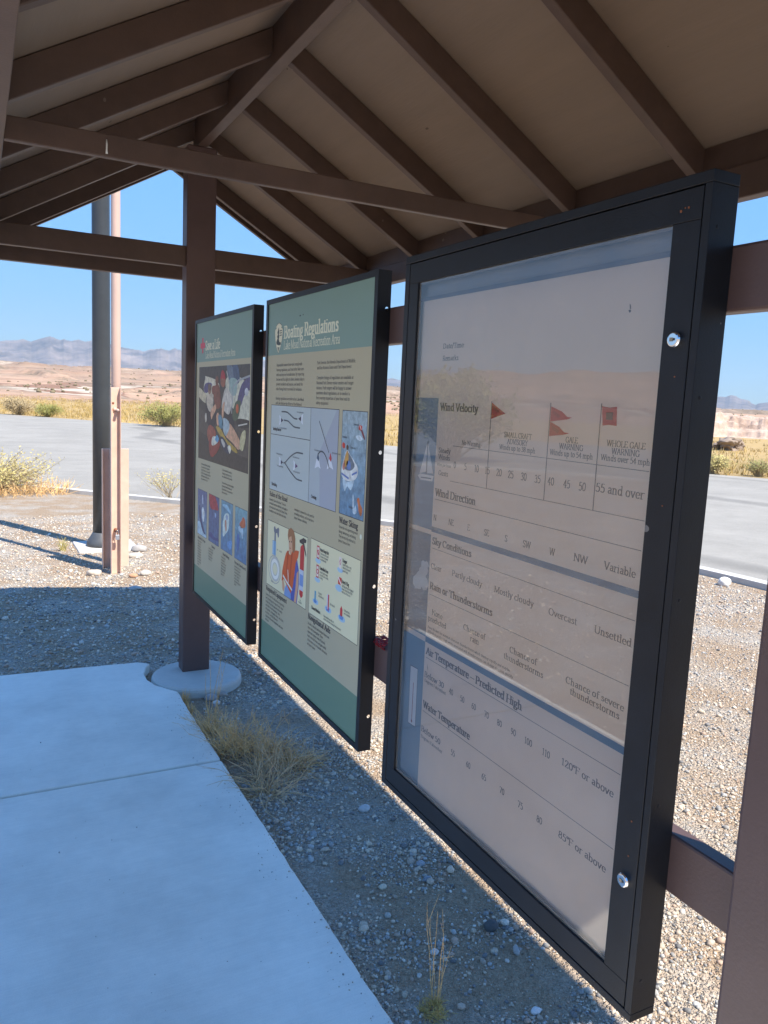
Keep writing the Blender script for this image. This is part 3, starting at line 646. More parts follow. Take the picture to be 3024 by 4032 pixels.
mb = MB(); arrowhead(S, mb, 0.127, 0.055, 0.046, 0.079); obj('arrowhead_emblem', mb, None, face)
CR2 = (222, 224, 196)
mb = MB()
S.text(mb, 'Boating Regulations', 0.191, 0.097, 0.0435, 0.537, True, CR2); S.text(mb, 'Lake Mead National Recreation Area', 0.191, 0.1255, 0.030, 0.553, False, CR2)
obj('heading_text', mb, None, face)
mb = MB()
S.column(mb, ['Responsible boaters know and comply with', 'boating regulations, and treat other lake users', 'with courtesy and consideration. By respecting', 'the law and the rights of others, boaters help to', 'prevent accidents and injuries, and avoid the', 'risk of being fined or arrested for violations.', None, 'Boating regulations are enforced on Lake Mead', 'and Lake Mohave by officers of the National'], 0.111, 0.169, 0.01265, 0.0098, 1.12)
S.column(mb, ['Park Service, the Nevada Department of Wildlife,', 'and the Arizona Game and Fish Department.', None, 'Complete listings of regulations are available at', 'National Park Service visitor centers and ranger', 'stations. Park rangers will be happy to answer', 'questions about regulations, or to conduct a', 'free courtesy inspection of your boat and its', 'safety equipment.'], 0.548, 0.169, 0.0118, 0.0098, 1.12)
obj('body_text', mb, None, face)
# rules of the road diagram
mb = MB(); LB = (184, 198, 196)
S.rect(mb, 0.058, 0.272, 0.762, 0.507, (58, 64, 72), 1); S.rect(mb, 0.061, 0.2735, 0.759, 0.5055, LB, 2)
S.poly(mb, [(0.505, 0.2735), (0.742, 0.2735), (0.601, 0.374), (0.612, 0.5055), (0.505, 0.5055)], (176, 190, 194), 3)
S.poly(mb, [(0.742, 0.2735), (0.759, 0.2735), (0.759, 0.5055), (0.614, 0.5055), (0.601, 0.374)], (166, 176, 188), 3)
S.line(mb, [(0.504, 0.2735), (0.506, 0.5055)], 0.0022, (58, 64, 72), 5); S.line(mb, [(0.061, 0.3525), (0.505, 0.3525)], 0.0022, (58, 64, 72), 5)
for pts in ([(0.186, 0.289), (0.245, 0.289), (0.275, 0.293), (0.33, 0.303), (0.366, 0.304)], [(0.216, 0.311), (0.262, 0.312), (0.29, 0.317), (0.335, 0.325), (0.397, 0.326)], [(0.225, 0.424), (0.245, 0.422), (0.30, 0.404), (0.36, 0.391), (0.40, 0.389), (0.436, 0.389)], [(0.243, 0.424), (0.305, 0.442), (0.37, 0.456), (0.41, 0.458), (0.435, 0.458)], [(0.586, 0.384), (0.600, 0.377), (0.622, 0.374), (0.648, 0.379), (0.674, 0.393), (0.694, 0.410)], [(0.588, 0.303), (0.687, 0.374)]):
    S.line(mb, spline(pts, 4), 0.0050, (70, 82, 90), 6)
S.line(mb, [(0.593, 0.303), (0.691, 0.374)], 0.0016, (210, 216, 222), 8)
for h, v, d, c in ((0.196, 0.312, 1, (52, 44, 78)), (0.392, 0.303, -1, (52, 44, 78)), (0.207, 0.424, 1, (52, 44, 78)), (0.372, 0.424, 1, (90, 52, 110)), (0.586, 0.388, 0, (60, 90, 120)), (0.699, 0.383, 2, (200, 60, 74))):
    if d in (1, -1):
        S.poly(mb, [(h - 0.012 * d, v - 0.006), (h + 0.014 * d, v), (h - 0.012 * d, v + 0.006)], c, 6); S.poly(mb, [(h - 0.016 * d, v - 0.009), (h - 0.036 * d, v - 0.014), (h - 0.030 * d, v), (h - 0.036 * d, v + 0.014), (h - 0.016 * d, v + 0.009)], (218, 226, 232), 5)
    else:
        S.poly(mb, [(h, v - 0.010), (h + 0.013, v + 0.004), (h + 0.006, v + 0.011), (h - 0.010, v + 0.004)], c, 6); S.poly(mb, [(h - 0.012, v + 0.006), (h + 0.012, v + 0.010), (h + 0.030, v + 0.028), (h + 0.004, v + 0.024), (h - 0.028, v + 0.030)], (222, 230, 236), 5)
for t_, h, v, c in (('Meeting Head-on', 0.090, 0.341, 0.011), ('Overtaking', 0.090, 0.4935, 0.011), ('Crossing', 0.534, 0.492, 0.011)): S.text(mb, t_, h, v, c, None, True, DARK, 8, 0.85)
for h, v in ((0.14, 0.405), (0.15, 0.437), (0.33, 0.404), (0.34, 0.441), (0.36, 0.288), (0.18, 0.334), (0.55, 0.375), (0.715, 0.374)): S.text(mb, 'Boat giving way', h, v, 0.005, 0.07, False, (96, 104, 112), 8)
obj('boat_course_diagram', mb, None, face)
# water skiing picture
S.photo = True; S.clip = (0.7915, 0.274, 0.9825, 0.5045)
mb = MB(); S.rect(mb, 0.789, 0.2725, 0.985, 0.506, (58, 64, 72), 1)
for i in range(8): S.rect(mb, 0.7915, 0.274 + i * 0.0288, 0.9825, 0.274 + (i + 1) * 0.0288, tuple(int(a + (b_ - a) * i / 7) for a, b_ in zip((160, 182, 190), (100, 142, 172))), 2)
S.poly(mb, [(0.798, 0.410), (0.806, 0.392), (0.835, 0.360), (0.862, 0.368), (0.905, 0.384), (0.926, 0.394), (0.928, 0.408), (0.905, 0.422), (0.850, 0.428), (0.812, 0.424)], (222, 228, 226), 3)
S.poly(mb, [(0.812, 0.396), (0.838, 0.364), (0.900, 0.388), (0.880, 0.402), (0.84, 0.404)], (108, 122, 134), 4)
S.poly(mb, [(0.820, 0.384), (0.838, 0.361), (0.852, 0.372), (0.846, 0.392), (0.826, 0.398)], (206, 156, 78), 5); S.poly(mb, [(0.806, 0.400), (0.818, 0.384), (0.826, 0.398), (0.818, 0.406)], (196, 130, 120), 5); S.poly(mb, [(0.838, 0.386), (0.866, 0.384), (0.872, 0.400), (0.846, 0.402)], (108, 140, 196), 5)
S.blob(mb, 0.840, 0.354, 0.009, 0.006, (84, 62, 44), 5); S.line(mb, [(0.800, 0.414), (0.86, 0.422)], 0.006, (96, 124, 184), 5); S.line(mb, [(0.884, 0.412), (0.922, 0.404)], 0.006, (96, 124, 184), 5)
S.poly(mb, [(0.81, 0.426), (0.85, 0.430), (0.90, 0.424), (0.88, 0.446), (0.85, 0.440), (0.83, 0.452)], (188, 214, 226), 3)
S.poly(mb, [(0.800, 0.345), (0.819, 0.347), (0.818, 0.357), (0.799, 0.355)], (214, 60, 48), 4); S.poly(mb, [(0.924, 0.303), (0.946, 0.304), (0.945, 0.313), (0.924, 0.312)], (214, 60, 48), 4); S.line(mb, [(0.930, 0.303), (0.942, 0.312)], 0.003, (236, 230, 220), 5)
S.poly(mb, [(0.940, 0.314), (0.950, 0.312), (0.964, 0.322), (0.972, 0.332), (0.958, 0.328)], (126, 60, 66), 4); S.poly(mb, [(0.90, 0.328), (0.93, 0.324), (0.955, 0.332), (0.93, 0.336)], (204, 222, 230), 3)
S.poly(mb, [(0.930, 0.462), (0.946, 0.458), (0.956, 0.470), (0.974, 0.480), (0.966, 0.496), (0.948, 0.488), (0.940, 0.474)], (196, 112, 66), 4); S.poly(mb, [(0.896, 0.458), (0.904, 0.458), (0.91, 0.484), (0.92, 0.476), (0.93, 0.492), (0.902, 0.494)], (196, 220, 232), 3)
for t_, h, v in (('Downed', 0.882, 0.304), ('Observer', 0.796, 0.334), ('Operator', 0.866, 0.355), ('Skier', 0.866, 0.486)): S.text(mb, t_, h, v, 0.006, 0.04, False, (74, 84, 96), 6)
obj('skiing_picture', mb, None, face)
for t_, h, v, c_, w in (('Rules of the Road', 0.066, 0.525, 0.0165, 0.216), ('Water Skiing', 0.796, 0.5265, 0.0185, 0.150), ('Required Equipment', 0.050, 0.798, 0.0170, 0.258), ('Navigational Aids', 0.542, 0.7965, 0.0185, 0.213)):
    mb = MB(); S.text(mb, t_, h, v, c_, w, True, DARK); obj('section_heading', mb, None, face)
mb = MB()
S.column(mb, ['Know the "Rules of the Road." They are', 'intended to prevent collisions, and apply to', 'all recreational vessels in the United States.', 'In addition to the rules illustrated above,'], 0.065, 0.538, 0.0106, 0.0086, 0.98)
S.column(mb, ['remember to proceed at a safe speed for', 'prevailing conditions, and to maintain a', 'proper lookout at all times.'], 0.362, 0.5395, 0.0106, 0.0086, 0.98)
S.column(mb, ['Know the rules governing water', 'skiing, swimming, and diving.', 'They are strictly enforced to', 'protect human lives.'], 0.795, 0.5385, 0.0106, 0.0086, 0.92)
S.column(mb, ['Have on board the safety devices required by', 'law. Depending on the type of vessel, these', 'include: life jackets approved and readily', 'accessible for each passenger, a fire', 'extinguisher, a throwable device, and a horn', 'or whistle. Carefully follow the', 'regulations for safety equipment, and never', 'overload.'], 0.049, 0.813, 0.0106, 0.0086, 0.98)
S.column(mb, ['Be able to identify and interpret buoys and', 'other aids to navigation. These', 'important markers warn of hazards,', 'mark restricted areas, and give useful', 'information such as channels, distances,', 'and place names.'], 0.541, 0.8105, 0.0106, 0.0086, 0.92)
obj('body_text', mb, None, face)
# required equipment
S.photo = False
mb = MB(); S.rect(mb, 0.052, 0.594, 0.514, 0.780, (90, 92, 88), 1); S.rect(mb, 0.054, 0.5955, 0.512, 0.7785, CREAM, 2)
SK = (214, 166, 132)
S.poly(mb, [(0.280, 0.760), (0.300, 0.745), (0.350, 0.760), (0.356, 0.7785), (0.276, 0.7785)], (124, 158, 206), 3)
S.poly(mb, [(0.345, 0.690), (0.410, 0.664), (0.432, 0.690), (0.436, 0.726), (0.420, 0.7785), (0.352, 0.7785)], (72, 92, 172), 3)
S.poly(mb, [(0.410, 0.700), (0.428, 0.690), (0.430, 0.730), (0.412, 0.7785), (0.388, 0.7785), (0.402, 0.735)], SK, 4)
S.poly(mb, [(0.245, 0.738), (0.262, 0.735), (0.280, 0.757), (0.268, 0.772), (0.254, 0.766)], SK, 4)
S.poly(mb, [(0.283, 0.664), (0.300, 0.654), (0.330, 0.662), (0.360, 0.646), (0.400, 0.641), (0.428, 0.640), (0.420, 0.656), (0.396, 0.676), (0.385, 0.712), (0.372, 0.742), (0.350, 0.763), (0.318, 0.752), (0.270, 0.736), (0.243, 0.744), (0.246, 0.716), (0.262, 0.690)], (214, 92, 46), 5)
S.poly(mb, [(0.300, 0.654), (0.318, 0.652), (0.306, 0.700), (0.296, 0.734), (0.284, 0.732), (0.296, 0.690)], (188, 72, 34), 6); S.poly(mb, [(0.344, 0.660), (0.362, 0.650), (0.350, 0.700), (0.336, 0.742), (0.326, 0.738)], (188, 72, 34), 6)
S.line(mb, [(0.256, 0.727), (0.300, 0.738), (0.366, 0.752)], 0.0085, (230, 228, 214), 7); S.line(mb, [(0.312, 0.704), (0.322, 0.738)], 0.006, (230, 228, 214), 7)
S.poly(mb, [(0.312, 0.625), (0.318, 0.606), (0.350, 0.604), (0.362, 0.620), (0.356, 0.646), (0.340, 0.662), (0.318, 0.650)], SK, 6)
S.poly(mb, [(0.300, 0.612), (0.306, 0.596), (0.334, 0.5885), (0.366, 0.594), (0.384, 0.612), (0.386, 0.640), (0.372, 0.652), (0.358, 0.650), (0.352, 0.624), (0.340, 0.610), (0.318, 0.616), (0.308, 0.626)], (158, 108, 72), 7)
S.blob(mb, 0.322, 0.627, 0.005, 0.0022, (70, 50, 40), 8); S.blob(mb, 0.343, 0.625, 0.005, 0.0022, (70, 50, 40), 8); S.line(mb, [(0.322, 0.644), (0.340, 0.643)], 0.003, (170, 80, 76), 8)
S.poly(mb, [(0.130, 0.610), (0.142, 0.604), (0.158, 0.612), (0.186, 0.604), (0.196, 0.608), (0.194, 0.630), (0.184, 0.632), (0.172, 0.620), (0.146, 0.626), (0.134, 0.620)], (106, 118, 132), 4); S.rect(mb, 0.140, 0.624, 0.160, 0.646, (120, 132, 144), 4)
S.rect(mb, 0.120, 0.646, 0.162, 0.686, (116, 168, 204), 4); S.rect(mb, 0.123, 0.648, 0.134, 0.684, (176, 208, 226), 5)
for r_, c_ in ((1.22, (196, 198, 188)), (1.0, (236, 238, 226)), (0.66, (196, 198, 188)), (0.56, CREAM)): S.blob(mb, 0.158, 0.724, 0.050 * r_, 0.029 * r_, c_, 4 + r_ * -1 + 1.3)
S.blob(mb, 0.152, 0.726, 0.078, 0.040, (176, 178, 168), 2.6); S.blob(mb, 0.152, 0.726, 0.073, 0.037, CREAM, 2.8)
S.poly(mb, [(0.442, 0.626), (0.462, 0.618), (0.480, 0.620), (0.484, 0.640), (0.480, 0.750), (0.462, 0.758), (0.444, 0.750), (0.440, 0.640)], (196, 46, 54), 4); S.rect(mb, 0.4415, 0.684, 0.4815, 0.738, (196, 208, 222), 5); S.rect(mb, 0.4415, 0.696, 0.4815, 0.726, (120, 156, 210), 6)
S.poly(mb, [(0.430, 0.610), (0.456, 0.604), (0.470, 0.600), (0.500, 0.602), (0.498, 0.610), (0.478, 0.612), (0.504, 0.640), (0.502, 0.646), (0.470, 0.618), (0.432, 0.616)], (52, 54, 58), 6)
for t_, h, v in (('Horn', 0.176, 0.668), ('Life jacket', 0.205, 0.668), ('Ring buoy', 0.112, 0.765), ('Fire', 0.452, 0.766), ('extinguisher', 0.438, 0.772)): S.text(mb, t_, h, v, 0.006, None, False, (84, 88, 88), 7, 0.8)
obj('safety_gear_picture', mb, None, face)
# navigational aids
mb = MB(); S.rect(mb, 0.545, 0.5905, 0.979, 0.7815, (90, 92, 88), 1); S.rect(mb, 0.547, 0.592, 0.977, 0.780, CREAM, 2)
RD = (204, 74, 84); HZ = (170, 206, 226)
for h, v in ((0.618, 0.618), (0.618, 0.665)):
    S.blob(mb, h + 0.002, v + 0.021, 0.026, 0.006, HZ, 3); S.rect(mb, h - 0.011, v - 0.016, h + 0.013, v + 0.016, RD, 4); S.rect(mb, h - 0.007, v - 0.0125, h + 0.010, v + 0.0125, (240, 226, 214), 5); S.blob(mb, h + 0.002, v, 0.009, 0.0065, RD, 6); S.blob(mb, h + 0.002, v, 0.0055, 0.004, (240, 226, 214), 7)
S.line(mb, [(0.612, 0.6135), (0.628, 0.6225)], 0.003, RD, 8)
S.blob(mb, 0.818, 0.634, 0.024, 0.006, HZ, 3); S.rect(mb, 0.808, 0.604, 0.828, 0.631, (238, 226, 214), 4); S.poly(mb, [(0.818, 0.608), (0.826, 0.616), (0.818, 0.624), (0.810, 0.616)], RD, 5); S.poly(mb, [(0.818, 0.611), (0.8225, 0.616), (0.818, 0.621), (0.8135, 0.616)], (238, 226, 214), 6)
S.blob(mb, 0.812, 0.677, 0.028, 0.008, HZ, 3); S.rect(mb, 0.806, 0.651, 0.835, 0.668, (214, 56, 52), 4); S.line(mb, [(0.806, 0.652), (0.835, 0.667)], 0.006, (242, 234, 224), 5)
S.blob(mb, 0.610, 0.742, 0.028, 0.007, HZ, 3); S.rect(mb, 0.598, 0.716, 0.612, 0.741, (76, 156, 188), 4); S.poly(mb, [(0.590, 0.739), (0.622, 0.739), (0.618, 0.746), (0.594, 0.746)], (96, 142, 200), 5)
S.blob(mb, 0.728, 0.742, 0.030, 0.008, HZ, 3); S.rect(mb, 0.716, 0.706, 0.724, 0.742, (206, 206, 222), 4); S.rect(mb, 0.724, 0.706, 0.734, 0.744, (206, 58, 66), 4); S.poly(mb, [(0.706, 0.738), (0.742, 0.738), (0.736, 0.747), (0.712, 0.747)], (96, 142, 200), 3.6)
S.blob(mb, 0.846, 0.743, 0.030, 0.008, HZ, 3); S.poly(mb, [(0.832, 0.741), (0.832, 0.722), (0.842, 0.714), (0.852, 0.722), (0.852, 0.741)], (206, 58, 66), 4); S.poly(mb, [(0.824, 0.738), (0.862, 0.738), (0.856, 0.746), (0.830, 0.746)], (96, 142, 200), 5)
for t_, h, v in (('Boats Keep Out', 0.639, 0.6125), ('Controlled Area', 0.638, 0.657), ('Danger', 0.838, 0.6125), ("Diver's Flag", 0.838, 0.661), ('Channel Markers', 0.572, 0.7655)): S.text(mb, t_, h, v, 0.0105, None, True, DARK, 8, 0.78)
for t_, h, v in (('These areas are closed', 0.641, 0.620), ('to vessels of any kind', 0.641, 0.627), ('as marked buoys.', 0.641, 0.634), ('Limited speed or wake', 0.641, 0.665), ('as posted: slow, no wake,', 0.641, 0.672), ('no skiing.', 0.641, 0.679), ('Hidden rocks or reefs', 0.840, 0.620), ('shown by diamond', 0.840, 0.627), ('marker buoys.', 0.840, 0.634), ('Red flag with white diagonal', 0.840, 0.669), ('shows a diver below. Keep', 0.840, 0.676), ('well clear of this area.', 0.840, 0.683), ('Port side', 0.636, 0.718), ('odd numbered', 0.636, 0.725), ('Mid channel', 0.744, 0.728), ('Starboard side', 0.864, 0.722), ('even numbered', 0.864, 0.729), ('Green markers are odd, red', 0.690, 0.7655), ('markers even when returning from open water.', 0.690, 0.7725)): S.text(mb, t_, h, v, 0.0068, None, False, (96, 98, 96), 8, 0.8)
obj('buoy_chart', mb, None, face)
for h, v, a_, b_, c_, k in ((0.364, 0.0465, 0.008, 0.0022, (60, 74, 78), 7), (0.395, 0.0455, 0.004, 0.002, (60, 74, 78), 7), (0.972, 0.540, 0.008, 0.006, (216, 224, 206), 8)):
    mb = MB(); S.blob(mb, h, v, a_, b_, c_, 6, k); obj('scuff_mark', mb, None, face)

# ------------------------------------------------------------------ "Save a Life" board
B1, S, face = info_board('narrow-looking far board headed Save a Life, beside the post', 3.1405, 4.1019)
mb = MB()
S.rect(mb, 0.114, 0.054, 0.142, 0.108, (208, 62, 84), 1); S.rect(mb, 0.080, 0.0715, 0.114, 0.0905, (208, 62, 84), 1); S.rect(mb, 0.142, 0.0715, 0.176, 0.0905, (208, 62, 84), 1)
obj('red_cross_emblem', mb, None, face)
mb = MB(); S.text(mb, 'Save a Life', 0.186, 0.0985, 0.0435, 0.284, True, CR2); S.text(mb, 'Lake Mead National Recreation Area', 0.188, 0.1275, 0.030, 0.551, False, CR2); obj('heading_text', mb, None, face)
# the big rescue photograph
S.photo = True; S.clip = (0.060, 0.1565, 0.978, 0.486)
mb = MB(); S.rect(mb, 0.060, 0.1565, 0.978, 0.486, (70, 66, 62), 1)
S.poly(mb, [(0.060, 0.30), (0.35, 0.34), (0.70, 0.34), (0.978, 0.36), (0.978, 0.486), (0.060, 0.486)], (84, 78, 72), 1.5, True); S.poly(mb, [(0.060, 0.385), (0.25, 0.40), (0.60, 0.43), (0.978, 0.44), (0.978, 0.486), (0.060, 0.486)], (64, 60, 58), 2, True)
S.poly(mb, [(0.060, 0.229), (0.19, 0.25), (0.27, 0.262), (0.22, 0.285), (0.060, 0.262)], (206, 196, 164), 2.5)           # left boat
S.poly(mb, [(0.165, 0.240), (0.190, 0.198), (0.215, 0.190), (0.44, 0.208), (0.46, 0.245), (0.30, 0.262)], (214, 208, 184), 3); S.poly(mb, [(0.165, 0.232), (0.20, 0.215), (0.29, 0.212), (0.33, 0.220), (0.25, 0.245), (0.19, 0.247)], (84, 78, 122), 4)
S.poly(mb, [(0.34, 0.225), (0.44, 0.225), (0.43, 0.25), (0.34, 0.25)], (136, 72, 56), 4)
S.poly(mb, [(0.60, 0.1565), (0.68, 0.1565), (0.76, 0.200), (0.66, 0.21)], (104, 120, 136), 3); S.poly(mb, [(0.70, 0.1565), (0.78, 0.1565), (0.82, 0.205), (0.74, 0.215)], (74, 92, 118), 3.4)
S.poly(mb, [(0.58, 0.21), (0.66, 0.19), (0.86, 0.20), (0.978, 0.24), (0.978, 0.325), (0.79, 0.325), (0.80, 0.30), (0.70, 0.29), (0.62, 0.25)], (206, 206, 182), 2.6)
S.poly(mb, [(0.66, 0.20), (0.78, 0.205), (0.76, 0.25), (0.66, 0.245)], (150, 178, 172), 4); S.poly(mb, [(0.80, 0.255), (0.86, 0.215), (0.978, 0.195), (0.978, 0.23), (0.90, 0.25), (0.84, 0.285), (0.79, 0.28)], (84, 78, 120), 4); S.blob(mb, 0.93, 0.24, 0.028, 0.012, (196, 200, 204), 5)
S.line(mb, [(0.60, 0.1745), (0.70, 0.255), (0.70, 0.31)], 0.010, (176, 182, 176), 5); S.line(mb, [(0.71, 0.275), (0.72, 0.225), (0.80, 0.205), (0.978, 0.192)], 0.009, (160, 166, 170), 5)
S.poly(mb, [(0.715, 0.325), (0.755, 0.275), (0.845, 0.27), (0.80, 0.325)], (78, 96, 72), 5); S.blob(mb, 0.79, 0.293, 0.022, 0.015, (196, 96, 58), 6)
S.poly(mb, [(0.79, 0.325), (0.978, 0.325), (0.978, 0.345), (0.82, 0.35)], (44, 42, 44), 3); S.line(mb, [(0.81, 0.345), (0.95, 0.335)], 0.006, (206, 204, 190), 4)
S.poly(mb, [(0.21, 0.275), (0.26, 0.262), (0.40, 0.30), (0.40, 0.355), (0.30, 0.365), (0.22, 0.34)], (50, 48, 54), 4); S.poly(mb, [(0.225, 0.285), (0.245, 0.252), (0.31, 0.243), (0.36, 0.262), (0.35, 0.300), (0.29, 0.312)], (200, 188, 166), 5); S.poly(mb, [(0.195, 0.33), (0.22, 0.318), (0.235, 0.34), (0.21, 0.352)], (206, 196, 176), 4.5)   # left rescuer
S.poly(mb, [(0.31, 0.312), (0.34, 0.30), (0.40, 0.285), (0.42, 0.30), (0.36, 0.325), (0.33, 0.338)], SK, 6); S.blob(mb, 0.285, 0.235, 0.034, 0.017, (150, 118, 96), 6); S.blob(mb, 0.285, 0.228, 0.034, 0.012, (118, 96, 80), 6.5)
S.poly(mb, [(0.36, 0.245), (0.42, 0.215), (0.47, 0.225), (0.50, 0.262), (0.50, 0.29), (0.44, 0.30), (0.39, 0.285)], (132, 76, 60), 4.6); S.blob(mb, 0.425, 0.205, 0.030, 0.016, (120, 74, 56), 5)                                  # middle person
S.poly(mb, [(0.52, 0.29), (0.57, 0.235), (0.63, 0.232), (0.70, 0.262), (0.66, 0.312), (0.57, 0.305)], (204, 200, 186), 6); S.poly(mb, [(0.58, 0.305), (0.66, 0.308), (0.74, 0.335), (0.74, 0.365), (0.63, 0.355), (0.58, 0.335)], (48, 48, 58), 5.5)
S.poly(mb, [(0.535, 0.29), (0.575, 0.275), (0.555, 0.325), (0.525, 0.335)], SK, 7); S.blob(mb, 0.54, 0.205, 0.046, 0.022, (156, 96, 74), 6.4); S.poly(mb, [(0.49, 0.20), (0.515, 0.172), (0.56, 0.178), (0.58, 0.20), (0.53, 0.198)], (170, 40, 50), 7)
S.poly(mb, [(0.42, 0.325), (0.46, 0.312), (0.49, 0.335), (0.47, 0.355), (0.44, 0.352)], SK, 7); S.poly(mb, [(0.46, 0.325), (0.50, 0.318), (0.54, 0.330), (0.55, 0.355), (0.52, 0.365), (0.48, 0.355)], (96, 142, 160), 8)                # the woman lying down
S.poly(mb, [(0.54, 0.332), (0.60, 0.328), (0.66, 0.340), (0.66, 0.362), (0.60, 0.385), (0.55, 0.362)], (166, 186, 190), 8); S.poly(mb, [(0.61, 0.352), (0.69, 0.345), (0.86, 0.398), (0.82, 0.420), (0.72, 0.402), (0.60, 0.384)], SK, 7.6)
S.poly(mb, [(0.86, 0.372), (0.92, 0.355), (0.93, 0.38), (0.89, 0.420), (0.84, 0.410)], (200, 192, 146), 8); S.poly(mb, [(0.42, 0.362), (0.50, 0.362), (0.62, 0.395), (0.78, 0.418), (0.80, 0.432), (0.70, 0.424), (0.52, 0.392)], (186, 156, 74), 6.8)
S.poly(mb, [(0.25, 0.378), (0.30, 0.358), (0.40, 0.370), (0.42, 0.40), (0.31, 0.418), (0.26, 0.405)], (160, 86, 70), 7); S.poly(mb, [(0.29, 0.418), (0.33, 0.40), (0.49, 0.405), (0.48, 0.435), (0.36, 0.468), (0.30, 0.452)], (148, 62, 58), 8); S.poly(mb, [(0.34, 0.415), (0.37, 0.395), (0.47, 0.398), (0.45, 0.415), (0.36, 0.428)], (214, 214, 196), 9); S.poly(mb, [(0.41, 0.405), (0.44, 0.388), (0.48, 0.398), (0.46, 0.412)], (98, 164, 200), 10)
S.poly(mb, [(0.50, 0.395), (0.56, 0.392), (0.68, 0.425), (0.64, 0.442), (0.52, 0.418)], (52, 58, 80), 7.2); S.poly(mb, [(0.64, 0.422), (0.67, 0.412), (0.70, 0.422), (0.68, 0.440)], (228, 224, 204), 8); S.poly(mb, [(0.52, 0.402), (0.55, 0.398), (0.60, 0.415), (0.57, 0.424)], (196, 192, 182), 8)
obj('rescue_photograph', mb, None, face); S.photo = False
mb = MB()
S.column(mb, ['People come to Lake Mead and Lake Mohave', 'for recreation, relaxation, and magnificent', 'scenery. No one expects to die in an accident.', 'However, there are always dangers on the water.', 'Avoid hypothermia, drowning, or boating', 'injury: remember the safety rules.'], 0.130, 0.507, 0.0108, 0.0086, 0.80)
S.column(mb, ['The lake is beautiful, but it can also be', 'unforgiving. Every year lives are lost in', 'tragic accidents that could be prevented.', None, 'Protect yourself and your boating companions', 'by preventing hazardous situations and', 'taking precautions. Your care and concern', 'alone could save a life.'], 0.548, 0.503, 0.0106, 0.0086, 0.86)
for h, ls in ((0.070, ['Alcohol and drugs are', 'a leading cause of', 'boating accidents.', 'Never operate a boat', 'under the influence.', 'Intoxicated people', 'should not drive or', 'swim. Sun and wind', 'increase the effects', 'of alcohol.']), (0.309, ['Sudden storms cause', 'high waves. Watch the', 'weather, listen to', 'forecasts, and head', 'for shelter early.']), (0.557, ['Bow riding is illegal', 'and dangerous. A', 'person who falls from', 'the bow can be hit by', 'the boat or propeller.', 'Keep everyone in', 'proper seats.']), (0.794, ['Slow down and turn the', 'boat toward the person', 'at once. Keep the person', 'in sight. Throw a life', 'preserver. Stop the', 'engine before they climb', 'aboard.'])):
    S.column(mb, ls, h, 0.797, 0.0098, 0.0080, 0.86)
obj('body_text', mb, None, face)
for t_, h, w in (('Alcohol & Drugs', 0.074, 0.165), ('Storms', 0.368, 0.068), ('Bow Riding', 0.587, 0.114), ('Person Overboard', 0.793, 0.18)):
    mb = MB(); S.text(mb, t_, h, 0.7855, 0.0118, w, True, DARK); obj('caption_heading', mb, None, face)
PIC = [(0.066, 0.260, (100, 110, 146), (124, 160, 176)), (0.304, 0.504, (90, 102, 138), (76, 108, 146)), (0.547, 0.747, (106, 152, 170), (78, 128, 164)), (0.791, 0.979, (118, 168, 178), (76, 124, 162))]
S.photo = True
